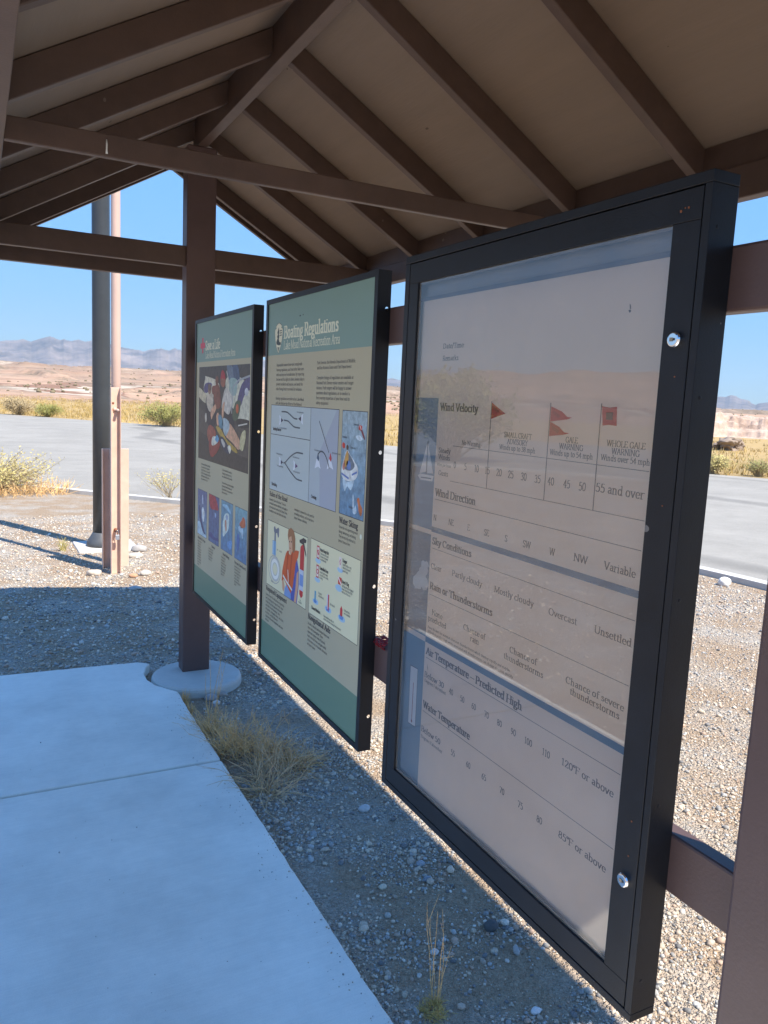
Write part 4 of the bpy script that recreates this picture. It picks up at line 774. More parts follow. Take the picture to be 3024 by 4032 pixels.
for i, (h0, h1, c0, c1) in enumerate(PIC):
    mb = MB(); S.rect(mb, h0 - 0.003, 0.599, h1 + 0.003, 0.7685, (76, 82, 84), 1)
    for k in range(7): S.rect(mb, h0, 0.6005 + k * 0.0238, h1, 0.6005 + (k + 1) * 0.0238, tuple(int(a + (b_ - a) * k / 6) for a, b_ in zip(c0, c1)), 2)
    S.clip = (h0, 0.6005, h1, 0.7671); w = h1 - h0; U = lambda pts: [(h0 + x * w, 0.6005 + y * 0.1666) for x, y in pts]
    if i == 0:
        S.poly(mb, U([(0.50, 0.12), (0.57, 0.10), (0.60, 0.28), (0.52, 0.28)]), (206, 216, 226), 3); S.poly(mb, U([(0.48, 0.40), (0.62, 0.36), (0.76, 0.48), (0.70, 0.66), (0.58, 0.66), (0.5, 0.52)]), (222, 228, 222), 3); S.poly(mb, U([(0.10, 0.40), (0.30, 0.36), (0.44, 0.62), (0.62, 0.76), (0.86, 0.92), (0.6, 0.9), (0.2, 0.64)]), (64, 78, 116), 3); S.poly(mb, U([(0, 0.76), (0.3, 0.72), (0.55, 0.88), (1, 0.96), (1, 1), (0, 1)]), (178, 206, 214), 3)
    if i == 1:
        S.poly(mb, U([(0.02, 0), (0.55, 0), (0.72, 0.06), (0.88, 0.18), (0.92, 0.26), (0.60, 0.28), (0.30, 0.30), (0.1, 0.24)]), (170, 56, 72), 3); S.poly(mb, U([(0.58, 0.34), (0.72, 0.36), (0.68, 0.44), (0.6, 0.42)]), (150, 178, 206), 3); S.poly(mb, U([(0, 0.84), (0.3, 0.80), (0.6, 0.86), (1, 0.84), (1, 0.90), (0.5, 0.92), (0, 0.9)]), (62, 76, 128), 3)
    if i == 2:
        S.poly(mb, U([(0.16, 0.42), (0.34, 0.26), (0.62, 0.22), (0.72, 0.30), (0.66, 0.52), (0.40, 0.66), (0.18, 0.72)]), (206, 222, 212), 3); S.poly(mb, U([(0.34, 0.40), (0.46, 0.38), (0.50, 0.56), (0.40, 0.58)]), (196, 140, 116), 4); S.poly(mb, U([(0.44, 0.26), (0.60, 0.28), (0.56, 0.36), (0.44, 0.34)]), (150, 172, 196), 4); S.poly(mb, U([(0.1, 0.1), (0.5, 0.06), (0.9, 0.2), (0.5, 0.16)]), (150, 196, 214), 3); S.poly(mb, U([(0.55, 0.82), (0.9, 0.72), (1, 0.8), (0.8, 0.92)]), (96, 156, 206), 3)
    if i == 3:
        S.poly(mb, U([(0.38, 0.30), (0.54, 0.22), (0.66, 0.14), (0.84, 0.18), (0.86, 0.30), (0.70, 0.34), (0.52, 0.36)]), (196, 104, 72), 3); S.poly(mb, U([(0.30, 0.36), (0.56, 0.34), (0.70, 0.40), (0.66, 0.56), (0.5, 0.46), (0.34, 0.44)]), (168, 200, 214), 3); S.poly(mb, U([(0.18, 0.56), (0.34, 0.50), (0.42, 0.62), (0.34, 0.80), (0.20, 0.82)]), (66, 110, 172), 3)
    obj('caption_picture', mb, None, face)

# ------------------------------------------------------------------ glazed weather case
X0, X1 = 1.0, 1.0583; CY0, CY1, CZ0, CZ1 = 0.8777, 1.8394, 0.5433, 1.9836
case = thing('weather_case', 'glazed black case with the wind velocity and temperature chart, nearest of the boards', 'display case', (X0, (CY0 + CY1) / 2, CZ0), 'sign boards in the shelter')
mb = MB(); gy0, gy1, gz0, gz1 = 0.8928, 1.8168, 0.5592, 1.9650
for a, b_, c, d in ((CY0, CY1, gz1, CZ1), (CY0, CY1, CZ0, gz0), (CY0, gy0, gz0, gz1), (gy1, CY1, gz0, gz1)): mb.box(X0, X1, a, b_, c, d)
mb.box(1.050, 1.0578, gy0 - 0.001, gy1 + 0.001, gz0 - 0.001, gz1 + 0.001)
for z in (0.62, 0.95, 1.31, 1.64, 1.90): mb.tube([(1.018, CY0 - 0.0008, z), (1.018, CY0 + 0.002, z)], 0.0035, 10)
obj('cabinet', mb, M_case, case, bevel=0.0015)
oy0, oy1, oz0, oz1 = 0.9508, 1.7718, 0.6085, 1.9130
mb = MB(); g = 0.0022
for a, b_, c, d in ((gy0 + g, gy1 - g, oz1, gz1 - g), (gy0 + g, gy1 - g, gz0 + g, oz0), (gy0 + g, oy0, oz0, oz1), (oy1, gy1 - g, oz0, oz1)): mb.box(X0 + 0.0005, X0 + 0.010, a, b_, c, d)
door = obj('door_frame', mb, M_case, case, bevel=0.0012)
for y, z in ((0.9206, 1.7305), (0.9185, 0.7942)):
    mb = MB(); mb.tube([(X0 + 0.002, y, z), (X0 - 0.006, y, z), (X0 - 0.0085, y, z), (X0 - 0.0092, y, z)], [0.0128, 0.0128, 0.0112, 0.0095], 28)
    lk = obj('lock', mb, M_chrome, door, smooth=False)
    mb = MB(); mb.box(X0 - 0.0098, X0 - 0.0090, y - 0.0052, y + 0.0052, z - 0.0018, z + 0.0018, ink((70, 62, 54)))
    mb.box(X0 - 0.0102, X0 - 0.0097, y - 0.0012, y + 0.0052, z - 0.0030, z + 0.0030, ink((150, 140, 122)))
    obj('keyway', mb, None, door)
for y, z, r in ((0.936, 1.931, 0.0022), (0.921, 1.934, 0.0018), (0.928, 1.935, 0.0012), (0.917, 1.672, 0.0014), (0.9165, 1.462, 0.0014), (0.917, 0.905, 0.0016), (0.9168, 0.84, 0.0016)):
    mb = MB(); mb.tube([(X0 + 0.002, y, z), (X0 - 0.0004, y, z)], r, 10); obj('screw', mb, M_rust, door)
mb = MB(); f0 = 0.004
for a, b_, c, d in ((oy0 - f0, oy1 + f0, oz1 - 0.006, oz1 + 0.002), (oy0 - f0, oy1 + f0, oz0 - 0.002, oz0 + 0.006), (oy0 - f0, oy0 + 0.004, oz0 + 0.006, oz1 - 0.006), (oy1 - 0.006, oy1 + f0, oz0 + 0.006, oz1 - 0.006)): mb.box(X0 + 0.0065, X0 + 0.0085, a, b_, c, d)
obj('glazing_seal', mb, pmat('grey_seal', (0.30, 0.28, 0.25), 0.7, 0.2, 30), case)
M_glass, n, l, b = new_mat('acrylic_glazing')
n.remove(b); tr = n.new('ShaderNodeBsdfTransparent'); tr.inputs[0].default_value = (0.99, 0.99, 0.99, 1); gl = n.new('ShaderNodeBsdfGlossy'); gl.inputs['Roughness'].default_value = 0.012
fr = n.new('ShaderNodeFresnel'); fr.inputs[0].default_value = 1.88
mx = n.new('ShaderNodeMixShader'); l.new(fr.outputs[0], mx.inputs[0]); l.new(tr.outputs[0], mx.inputs[1]); l.new(gl.outputs[0], mx.inputs[2])
df = n.new('ShaderNodeBsdfDiffuse'); df.inputs[0].default_value = (0.85, 0.80, 0.74, 1)
dn = n.new('ShaderNodeTexNoise'); dn.inputs['Scale'].default_value = 5; dn.inputs['Detail'].default_value = 8
dt = n.new('ShaderNodeTexCoord'); l.new(dt.outputs['Object'], dn.inputs['Vector'])
dm = n.new('ShaderNodeMapRange'); dm.inputs[1].default_value = 0.35; dm.inputs[2].default_value = 0.8; dm.inputs[3].default_value = 0.03; dm.inputs[4].default_value = 0.12; l.new(dn.outputs[0], dm.inputs[0])
m2 = n.new('ShaderNodeMixShader'); l.new(dm.outputs[0], m2.inputs[0]); l.new(mx.outputs[0], m2.inputs[1]); l.new(df.outputs[0], m2.inputs[2]); l.new(m2.outputs[0], n['Material Output'].inputs[0])
mb = MB(); mb.face([(X0 + 0.0060, oy1 + 0.003, oz0 - 0.003), (X0 + 0.0060, oy0 - 0.003, oz0 - 0.003), (X0 + 0.0060, oy0 - 0.003, oz1 + 0.003), (X0 + 0.0060, oy1 + 0.003, oz1 + 0.003)])
obj('glass_pane', mb, M_glass, case)

XP = 1.0178; S = Sheet(XP, 1.7900, 1.9400, 0.86, 1.36)
Hh = lambda y: (S.yl - y) / S.W
Vz = lambda Z: (S.zt - (Z + EYE)) / S.H            # Z measured from the eye level
PCREAM, PBLUE, PINK = (255, 238, 220), (126, 158, 182), (70, 66, 64)
mb = MB(); mb.box(XP + 0.0002, XP + 0.003, 0.925, 1.795, 0.575, 1.868, M_paper_back)
yL, yB, yR = 1.7900, 1.6695, 0.930
def mrect(y0, Z0, y1, Z1, col, layer): S.rect(mb, Hh(y0), Vz(Z0), Hh(y1), Vz(Z1), col, layer)
mrect(yL, 0.258, yR, -1.03, PCREAM, 0.4)
poster = obj('chart_poster', mb, None, case)
mb = MB(); mb.face([(XP + 0.010, 1.80, 0.57), (XP + 0.010, 0.92, 0.57), (XP + 0.010, 0.92, 1.955), (XP + 0.010, 1.80, 1.955)]); obj('backing_board', mb, pmat('grey_backing_board', (0.34, 0.38, 0.43), 0.7, 0.06, 6), case)
mb = MB(); mrect(yL, 0.267, yR, 0.2575, (112, 124, 142), 0.6);  # shadow line along the poster's top edge, painted as a darker strip
obj('top_shadow_strip', mb, None, poster)
mb = MB(); mrect(yL, 0.016, yB, -0.315, PBLUE, 1); mrect(yL, -0.327, yB, -0.594, (104, 134, 158), 1); mrect(yL, -0.608, yB, -1.03, PBLUE, 1)
mrect(yB, -0.305, yR, -0.3185, (104, 136, 164), 1); mrect(yB, -0.592, yR, -0.607, (104, 136, 164), 1)
obj('blue_band', mb, None, poster)
mb = MB()
def rule(y0, y1, Z, w=0.0014): mrect(y0, Z + w / 2, y1, Z - w / 2, (140, 130, 122), 2)
rule(1.592, 0.968, -0.0965); rule(1.597, 0.968, -0.182)
for Z in (-0.2345, -0.3595, -0.4790, -0.6465, -0.7915): rule(1.662, 0.969, Z)
for y, z0 in ((1.4425, 0.013), (1.2400, 0.014), (1.0965, 0.016)): mrect(y + 0.0013, z0, y - 0.0013, -0.182, (128, 112, 108), 2.4)
obj('rule_line', mb, None, poster)
INK = (110, 102, 98); SOFT = (84, 78, 76)
def T(mb, t, y, Z, cap, y1=None, bold=False, col=INK, sxr=1.08): S.text(mb, t, Hh(y), Vz(Z), cap, (y - y1) / S.W if y1 else None, bold, col, 3, sxr)
mb = MB()
for t_, y, Z, y1, c in (('Wind Velocity', 1.659, -0.0135, 1.495, 0.0178), ('Wind Direction', 1.660, -0.2255, 1.481, 0.0178), ('Sky Conditions', 1.662, -0.3485, 1.485, 0.0165), ('Rain or Thunderstorms', 1.661, -0.464, 1.388, 0.0165), ('Air Temperature \u2013 Predicted High', 1.662, -0.637, 1.260, 0.0178), ('Water Temperature', 1.662, -0.781, 1.445, 0.0178)): T(mb, t_, y, Z, c, y1, True)
obj('heading_text', mb, None, poster)
mb = MB()
for t_, y, Z, y1, c in (('Date/Time:', 1.661, 0.136, 1.566, 0.0115), ('Remarks:', 1.660, 0.107, 1.586, 0.0115), ('SMALL CRAFT', 1.388, -0.0625, 1.293, 0.0108), ('ADVISORY', 1.376, -0.0765, 1.305, 0.0108), ('Winds up to 38 mph', 1.403, -0.090, 1.278, 0.0105), ('GALE', 1.188, -0.061, 1.152, 0.0108), ('WARNING', 1.205, -0.0745, 1.136, 0.0108), ('Winds up to 54 mph', 1.232, -0.088, 1.108, 0.0105), ('WHOLE GALE', 1.075, -0.060, 0.981, 0.0108), ('WARNING', 1.061, -0.0735, 0.993, 0.0108), ('Winds over 54 mph', 1.087, -0.0865, 0.968, 0.0105), ('No Warning', 1.553, -0.091, 1.476, 0.0105), ('Steady', 1.655, -0.1165, 1.601, 0.0118), ('Winds', 1.655, -0.133, 1.602, 0.0118), ('Miles per hour', 1.660, -0.150, 1.594, 0.0072), ('Gusts', 1.651, -0.1725, 1.606, 0.0118),
    ('55 and over', 1.094, -0.1455, 0.974, 0.0160), ('Variable', 1.055, -0.2845, 0.977, 0.0145), ('NW', 1.138, -0.2855, 1.099, 0.0145), ('Clear', 1.662, -0.4115, 1.611, 0.0135), ('Partly cloudy', 1.562, -0.4085, 1.435, 0.0135), ('Mostly cloudy', 1.387, -0.407, 1.247, 0.0135), ('Overcast', 1.199, -0.4085, 1.114, 0.0135), ('Unsettled', 1.066, -0.408, 0.971, 0.0140),
    ('None', 1.644, -0.528, 1.594, 0.0135), ('predicted', 1.661, -0.547, 1.574, 0.0130), ('Chance of', 1.500, -0.5255, 1.409, 0.0130), ('rain', 1.468, -0.5445, 1.432, 0.0130), ('Chance of', 1.317, -0.5245, 1.223, 0.0130), ('thunderstorms', 1.336, -0.5445, 1.200, 0.0130), ('Chance of severe', 1.133, -0.529, 0.975, 0.0130), ('thunderstorms', 1.118, -0.5475, 0.984, 0.0130),
    ('Note: Be alert for seasonal afternoon thunderstorms which develop rapidly and may be', 1.660, -0.5675, 1.310, 0.0058), ('difficult to predict. High winds associated with thunderstorms can change direction quickly.', 1.660, -0.5785, 1.296, 0.0058),
    ('Below 30', 1.664, -0.6985, 1.569, 0.0145), ('Degrees Fahrenheit', 1.662, -0.7115, 1.558, 0.0078), ('120\u00b0F or above', 1.126, -0.6965, 0.981, 0.0145), ('Below 50', 1.665, -0.847, 1.570, 0.0145), ('Degrees Fahrenheit', 1.664, -0.865, 1.559, 0.0078), ('85\u00b0F or above', 1.117, -0.8465, 0.983, 0.0145)): T(mb, t_, y, Z, c, y1, False, INK)
for t_, y in (('0', 1.583), ('5', 1.537), ('10', 1.495), ('15', 1.452), ('20', 1.408), ('25', 1.365), ('30', 1.320), ('35', 1.274), ('40', 1.232), ('45', 1.184), ('50', 1.140)): T(mb, t_, y, -0.149, 0.0160, None, False, INK, 0.92)
for t_, y in (('N', 1.662), ('NE', 1.591), ('E', 1.508), ('SE', 1.440), ('S', 1.361), ('SW', 1.297), ('W', 1.210)): T(mb, t_, y, -0.288, 0.0140, None, False, INK, 0.98)
for t_, y in (('40', 1.544), ('50', 1.494), ('60', 1.445), ('70', 1.393), ('80', 1.343), ('90', 1.292), ('100', 1.244), ('110', 1.185)): T(mb, t_, y, -0.7015, 0.0145, None, False, INK, 0.92)
for t_, y in (('55', 1.520), ('60', 1.452), ('65', 1.387), ('70', 1.317), ('75', 1.250), ('80', 1.186)): T(mb, t_, y, -0.8495, 0.0145, None, False, INK, 0.92)
obj('chart_text', mb, None, poster)
def mpoly(mb, pts, col, layer): S.poly(mb, [(Hh(y / 1000), Vz(z / 1000)) for y, z in pts], col, layer)
FR = (196, 46, 56)
for nm, pts in (('a', [(1441, 10), (1414, -2), (1388, -13), (1404, -16), (1441, -26)]), ('b', [(1238, 7), (1205, -2), (1188, -12), (1174, -13), (1190, -17), (1238, -23)]), ('c', [(1238, -23), (1210, -32), (1194, -42), (1178, -43), (1196, -47), (1238, -52)])):
    mb = MB(); mpoly(mb, pts, FR, 3); mpoly(mb, [(pts[0][0] - 8, pts[0][1] - 8), (pts[0][0] - 30, pts[0][1] - 17), (pts[0][0] - 24, pts[0][1] - 22), (pts[0][0] - 6, pts[0][1] - 14)], (168, 34, 46), 4)
    obj('warning_flag', mb, None, poster)
mb = MB(); mpoly(mb, [(1095, 11), (1075, 9), (1057, 11), (1054, -23), (1074, -22), (1090, -24)], FR, 3); mpoly(mb, [(1083, 0), (1066, 1), (1065, -13), (1082, -13)], (52, 50, 52), 4); obj('warning_flag', mb, None, poster)
mb = MB(); mpoly(mb, [(1712, -97), (1709, -170), (1744, -178)], (250, 250, 248), 3); mpoly(mb, [(1708, -97), (1676, -172), (1706, -174)], (234, 240, 242), 3); mpoly(mb, [(1752, -184), (1740, -178), (1672, -178), (1678, -192), (1738, -194)], (248, 248, 246), 4); mpoly(mb, [(1736, -186), (1684, -184), (1684, -187), (1736, -189)], (90, 108, 124), 5); mrect(1.7112, -0.095, 1.7092, -0.178, (84, 90, 98), 5); obj('sailboat_drawing', mb, None, poster)
mb = MB(); S2 = (206, 216, 222)
for y, z, r in ((1728, -462, 20), (1708, -450, 24), (1690, -458, 19), (1702, -432, 18), (1690, -422, 15), (1716, -466, 14), (1684, -408, 10), (1700, -410, 11)): mpoly(mb, [(y + r * math.cos(a / 7 * math.pi) * (1 + 0.10 * (a % 2)), z + r * 0.9 * math.sin(a / 7 * math.pi) * (1 + 0.10 * (a % 2))) for a in range(14)][::-1], S2, 3 + r * 0.02)
obj('cloud_drawing', mb, None, poster)
mb = MB(); mpoly(mb, [(1739, -692), (1736, -854), (1696, -852), (1698, -690)], (62, 84, 106), 3); mpoly(mb, [(1737, -694), (1734.5, -852), (1697.5, -850), (1699.5, -692)], (238, 242, 246), 4); mpoly(mb, [(1718.6, -735), (1718, -840), (1715.4, -840), (1716, -735)], (158, 60, 84), 5)
mpoly(mb, [(1717 + 4 * math.cos(a), -842 + 4 * math.sin(a)) for a in (5, 4, 3, 2, 1, 0)], (150, 44, 64), 6)
for i in range(10):
    z = -715 - i * 12.5; T(mb, str(50 - i * 10 if i < 6 else (i - 5) * 10), 1.7325, z / 1000, 0.0068, None, False, (74, 84, 96), 0.8); T(mb, str(abs(120 - i * 20)), 1.7130, (z - 4) / 1000, 0.0068, None, False, (74, 84, 96), 0.72)
obj('thermometer_drawing', mb, None, poster)
for pts, c_ in (([(1048, 190), (1045, 187), (1044, 180), (1047, 181)], (92, 84, 78)), ([(1050, 178), (1046, 174), (1043, 177), (1046, 180)], (92, 84, 78)), ([(1655, -660), (1652, -672), (1648, -682), (1650, -670)], (128, 118, 108))):
    mb = MB(); mpoly(mb, pts, c_, 3); obj('stain', mb, None, poster)

# ------------------------------------------------------------------ red cord on the lower rail
random.seed(4); mb = MB()
for k in range(3):
    pts = []
    for i in range(90):
        t = i / 89; a = t * 2 * math.pi * 2.5 + k * 2.1; y = 1.955 + 0.085 * t + 0.006 * random.uniform(-1, 1)
        x = 1.0768 + 0.0225 * math.copysign(abs(math.cos(a)) ** 0.5, math.cos(a)); z = 0.8895 + 0.004 + 0.009 * max(0, math.sin(a)) - 0.014 * max(0, -math.sin(a))
        pts.append((x + random.uniform(-1, 1) * 0.002, y, z))
    mb.tube(pts, 0.0021, 5)
tag(obj('red_cord', mb, M_redcord, smooth=True), 'tangle of dark red cord lying on the lower rail beside the glazed case', 'cord')

# ------------------------------------------------------------------ poles across the gravel
pole = thing('metal_pole', 'thick dark round metal pole on a concrete base by the tan channel posts', 'pole', (1.125, 8.32, 0))
mb = MB(); mb.lathe(1.125, 8.32, [(0.088, 0.05), (0.086, 1.5), (0.083, 4.0), (0.080, 7.5), (0.076, 7.52)], 40); obj('shaft', mb, M_dpole, pole, smooth=True)
mb = MB(); mb.lathe(1.125, 8.32, [(0.150, 0.018), (0.150, 0.050), (0.138, 0.085), (0.112, 0.120), (0.096, 0.150), (0.0885, 0.160)], 40); obj('base_cover', mb, pmat('weathered_cover', (0.075, 0.08, 0.085), 0.5, 0.15, 12), pole, smooth=True)
mb = MB(); mb.box(0.87, 1.46, 8.02, 8.62, -0.05, 0.018); obj('concrete_base', mb, M_kerb, pole, bevel=0.012)

fp = thing('hinged_flagpole', 'tan hinged flagpole clamped between rusty tan steel channels in the gravel', 'flagpole', (1.07, 7.10, 0))
def channel(x0, x1, y, d, z0, z1, name, front=True, parent=fp):
    """U section: web in the plane y, flanges towards the viewer (front) or away"""
    w = 0.006; s = -1 if front else 1; mb = MB()
    P = [(x0, y), (x1, y), (x1, y + s * d), (x1 - w, y + s * d), (x1 - w, y + s * w), (x0 + w, y + s * w), (x0 + w, y + s * d), (x0, y + s * d)]
    if front: P = P[::-1]
    mb.prism_z(P, z0, z1); return obj(name, mb, M_tan, parent, bevel=0.0025)
ch = channel(1.026, 1.109, 7.075, 0.052, -0.05, 1.628, 'front_channel')
channel(0.992, 1.062, 7.35, 0.050, -0.05, 1.085, 'side_channel'); channel(1.150, 1.226, 7.34, 0.050, -0.05, 1.085, 'side_channel', False)
mb = MB(); mb.lathe(1.094, 7.20, [(0.040, 0.10), (0.040, 2.0), (0.037, 5.0), (0.032, 8.5)], 28); obj('pole_shaft', mb, M_tanpole, fp, smooth=True)
mb = MB(); mb.tube([(1.082, 7.070, 1.438), (1.082, 7.020, 1.436)], [0.013, 0.014], 12); mb.tube([(1.066, 7.069, 1.440), (1.066, 7.055, 1.440)], [0.022, 0.010], 12); obj('bolt', mb, M_tanpole, fp, smooth=True)
mb = MB(); mb.tube([(1.050, 7.0692, 1.495), (1.050, 7.067, 1.495)], 0.0095, 14, M_rust); obj('bolt_hole', mb, None, fp)
mb = MB(); mb.tube([(1.068, 7.07, 0.392), (1.068, 7.022, 0.392)], [0.016, 0.015], 14); obj('hinge_bolt', mb, M_rust, fp, smooth=True)
mb = MB(); mb.tube([(1.052, 7.16, 2.72), (1.052, 7.13, 2.72), (1.052, 7.13, 2.63), (1.052, 7.16, 2.63)], 0.004, 6); mb.box(1.045, 1.059, 7.125, 7.135, 2.66, 2.675); obj('rope_cleat', mb, M_black, fp)
pl = thing('padlock', 'silver padlock hanging from the rusty bolt on the tan front channel', 'padlock', (1.075, 7.018, 0.30))
mb = MB(); mb.box(1.059, 1.093, 7.010, 7.026, 0.310, 0.356); obj('lock_body', mb, pmat('brushed_steel', (0.62, 0.63, 0.66), 0.35, 0.05, 60, metal=0.7, stretch=(1, 1, 20)), pl, bevel=0.004)
mb = MB(); mb.tube([(1.066, 7.018, 0.354)] + [(1.076 + 0.0105 * math.cos(a), 7.018, 0.378 + 0.017 * math.sin(a)) for a in [math.pi * (1 - i / 8) for i in range(9)]] + [(1.086, 7.018, 0.354)], 0.0032, 8); obj('shackle', mb, M_chrome, pl, smooth=True)

# ------------------------------------------------------------------ plants
def shrub(name, label, cat, loc, w, h, stems, leaves, leaf, mat, seed, group=None, lean=1.0, twig=M_twig, start=0.35, thick=0.007, gz=0.0):
    rnd = random.Random(seed); t = thing(name, label, cat, loc, group); ms, ml = MB(), MB()
    tips = []
    for i in range(stems):
        a = rnd.uniform(0, 2 * math.pi); sp = (rnd.random() ** 0.6) * w / 2 * lean; hh = h * rnd.uniform(0.6, 1.0) * (1 - 0.35 * (sp / (w / 2 * lean)) ** 2)
        bx, by = loc[0] + rnd.uniform(-1, 1) * w * 0.08, loc[1] + rnd.uniform(-1, 1) * w * 0.08
        pts = []
        for k in range(5):
            q = k / 4; pts.append((bx + math.cos(a) * sp * q ** 1.15 + rnd.uniform(-1, 1) * 0.02 * h * (k > 0), by + math.sin(a) * sp * q ** 1.15 + rnd.uniform(-1, 1) * 0.02 * h * (k > 0), loc[2] - 0.02 + hh * q ** 0.85))
        ms.tube(pts, [thick * (1.1 - 0.2 * k) for k in range(5)], 4); tips.append(pts)
        for _ in range(3):
            j = rnd.randint(1, 3); p = Vector(pts[j]); d = (Vector(pts[4]) - p) * rnd.uniform(0.5, 0.9) + Vector((rnd.uniform(-1, 1), rnd.uniform(-1, 1), rnd.uniform(0, 1))) * 0.18 * w
            b2 = [tuple(p), tuple(p + d * 0.5 + Vector((0, 0, 0.02 * h))), tuple(p + d)]; ms.tube(b2, [thick * 0.6, thick * 0.45, thick * 0.25], 3); tips.append(b2)
    for i in range(leaves):
        pts = rnd.choice(tips); q = start + (1 - start) * rnd.random() ** 0.7; f = q * (len(pts) - 1); k = min(int(f), len(pts) - 2)
        p = Vector(pts[k]).lerp(Vector(pts[k + 1]), f - k) + Vector((rnd.gauss(0, 1), rnd.gauss(0, 1), rnd.gauss(0, 1))) * leaf * 0.9
        d = Vector((rnd.gauss(0, 1), rnd.gauss(0, 1), rnd.gauss(0.4, 1))).normalized(); s_ = d.orthogonal().normalized(); L = leaf * rnd.uniform(0.6, 1.3)
        ml.face([p, p + d * L * 0.5 + s_ * L * 0.22, p + d * L, p + d * L * 0.5 - s_ * L * 0.22])
    obj('stems', ms, twig, t)
    if leaves: obj('foliage', ml, mat, t)
    return t
shrub('desert_shrub', 'low olive and straw brush leaning over the kerb at the left edge', 'shrub', (0.10, 13.05, 0), 1.9, 0.46, 130, 6000, 0.038, pmat('olive_brush_leaf', (0.44, 0.37, 0.14), 0.7, 0.35, 9), 1, lean=1.0, start=0.2)
shrub('desert_shrub', 'grey-brown twiggy bush across the road, left of its green neighbour', 'shrub', (2.15, 47.5, 0), 2.0, 0.9, 70, 3800, 0.075, pmat('grey_brush_leaf', (0.40, 0.31, 0.17), 0.7, 0.3, 6), 2)
shrub('desert_shrub', 'small round green bush across the road behind the grey twiggy one', 'shrub', (3.45, 45.6, 0), 1.6, 0.62, 60, 3600, 0.075, M_creosote, 3)
shrub('desert_shrub', 'wide green bush on the far road edge beside the shelter post', 'shrub', (7.95, 37.6, 0), 2.5, 0.95, 80, 4600, 0.085, M_creosote, 4)
shrub('desert_shrub', 'pale green brush at the road edge against the glazed case', 'shrub', (18.75, 15.55, 0), 1.0, 0.62, 50, 2000, 0.060, M_brushleaf, 5)
shrub('desert_shrub', 'little vase-shaped green bush right of the glazed case, far road edge', 'shrub', (19.75, 14.75, 0), 0.8, 0.48, 40, 1000, 0.050, M_creosote, 6, start=0.5)
shrub('weedy_plant', 'thin straggling plant growing at the kerb left of the shelter post', 'plant', (2.56, 11.75, 0), 0.75, 0.55, 16, 420, 0.030, M_brushleaf, 7, thick=0.004, start=0.45)
shrub('weedy_plant', 'low sprig of pale weed at the kerb behind the tan channel', 'plant', (1.92, 12.45, 0), 0.35, 0.25, 8, 130, 0.024, M_brushleaf, 8, thick=0.003)
tr_ = shrub('desert_tree', 'loose feathery desert tree beyond the car park mirrored in the glass', 'tree', (-10.2, 19.4, 0), 3.4, 2.6, 60, 9000, 0.12, M_creosote, 9, thick=0.03)

def tuft(name, label, loc, spread, h, n, mat, seed, r=0.0013, kink=0.35, up=1.0, cat='grass', group=None, branch=0.0):
    rnd = random.Random(seed); t = thing(name, label, cat, loc, group); mb = MB()
    for i in range(n):
        a = rnd.uniform(0, 2 * math.pi); q = rnd.random() ** 0.5 * spread
        b_ = Vector((loc[0] + q * math.cos(a), loc[1] + q * math.sin(a), loc[2] - 0.004)); L = h * rnd.uniform(0.45, 1.0)
        d = Vector((math.cos(a) * rnd.uniform(-0.3, 0.7) * kink + rnd.gauss(0, 1) * kink * 0.55, math.sin(a) * rnd.uniform(-0.3, 0.7) * kink + rnd.gauss(0, 1) * kink * 0.55, up)).normalized()
        pts = [b_]
        for k in range(4):
            d = (d + Vector((rnd.uniform(-1, 1), rnd.uniform(-1, 1), rnd.uniform(-0.8, 0.45))) * kink * 0.7).normalized(); p = pts[-1] + d * L / 4
            if p.z < loc[2]: p.z = loc[2] + 0.003
            pts.append(p)
        mb.tube(pts, [r * 1.2, r * 1.1, r, r * 0.8, r * 0.5], 3)
        if rnd.random() < branch:
            for _ in range(rnd.randint(1, 3)):
                k = rnd.randint(1, 3); e_ = pts[k] + (d + Vector((rnd.uniform(-1, 1), rnd.uniform(-1, 1), rnd.uniform(-0.2, 0.8))) * 0.8).normalized() * L * rnd.uniform(0.15, 0.35); mb.tube([pts[k], e_], [r * 0.8, r * 0.4], 3)
    obj('blades', mb, mat, t); return t
tuft('dry_grass_clump', 'tall straw clump of dry grass against the slab joint', (0.990, 3.260, 0), 0.075, 0.26, 105, M_straw, 11, 0.0012, 0.62, branch=0.5)
tuft('dry_grass_clump', 'straw clump of dry grass in the middle of the weeds, below the wide board', (1.110, 3.200, 0), 0.12, 0.24, 130, M_straw, 12, 0.0011, 0.8, branch=0.7)
tuft('dry_grass_clump', 'straw clump of dry grass nearest the footing in the weed patch', (0.955, 3.500, 0), 0.05, 0.17, 110, M_straw, 13, 0.0012, 0.7, branch=0.3)
tuft('dry_weed', 'grey-green brittle weed with bare woody stems on the slab edge', (1.015, 2.850, 0), 0.035, 0.33, 70, M_grey_weed, 14, 0.0015, 1.0, 0.6, 'weed', branch=0.85)
tuft('dry_weed', 'grey-green airy weed behind the woody one, below the wide board', (1.130, 3.000, 0), 0.10, 0.25, 90, M_grey_weed, 15, 0.0012, 1.0, 0.7, 'weed', branch=0.85)
tuft('dry_grass_clump', 'low flattened straw clump at the right of the weed patch', (1.245, 3.060, 0), 0.055, 0.16, 150, M_straw, 16, 0.0013, 1.1, 0.35, branch=0.3)
tuft('dry_grass_clump', 'two long lone grass stalks rising beside the footing stones', (0.985, 3.560, 0), 0.02, 0.42, 6, M_straw, 17, 0.0015, 0.16, branch=0.6)
tuft('dry_grass_clump', 'short stubby straw tuft between slab edge and footing', (0.935, 3.905, 0), 0.018, 0.09, 45, M_straw, 18, 0.0011, 0.3)
tuft('dry_grass_clump', 'tiny straw tuft on the slab edge in front of the footing', (0.930, 3.760, 0), 0.018, 0.075, 40, M_straw, 19, 0.0011, 0.35)
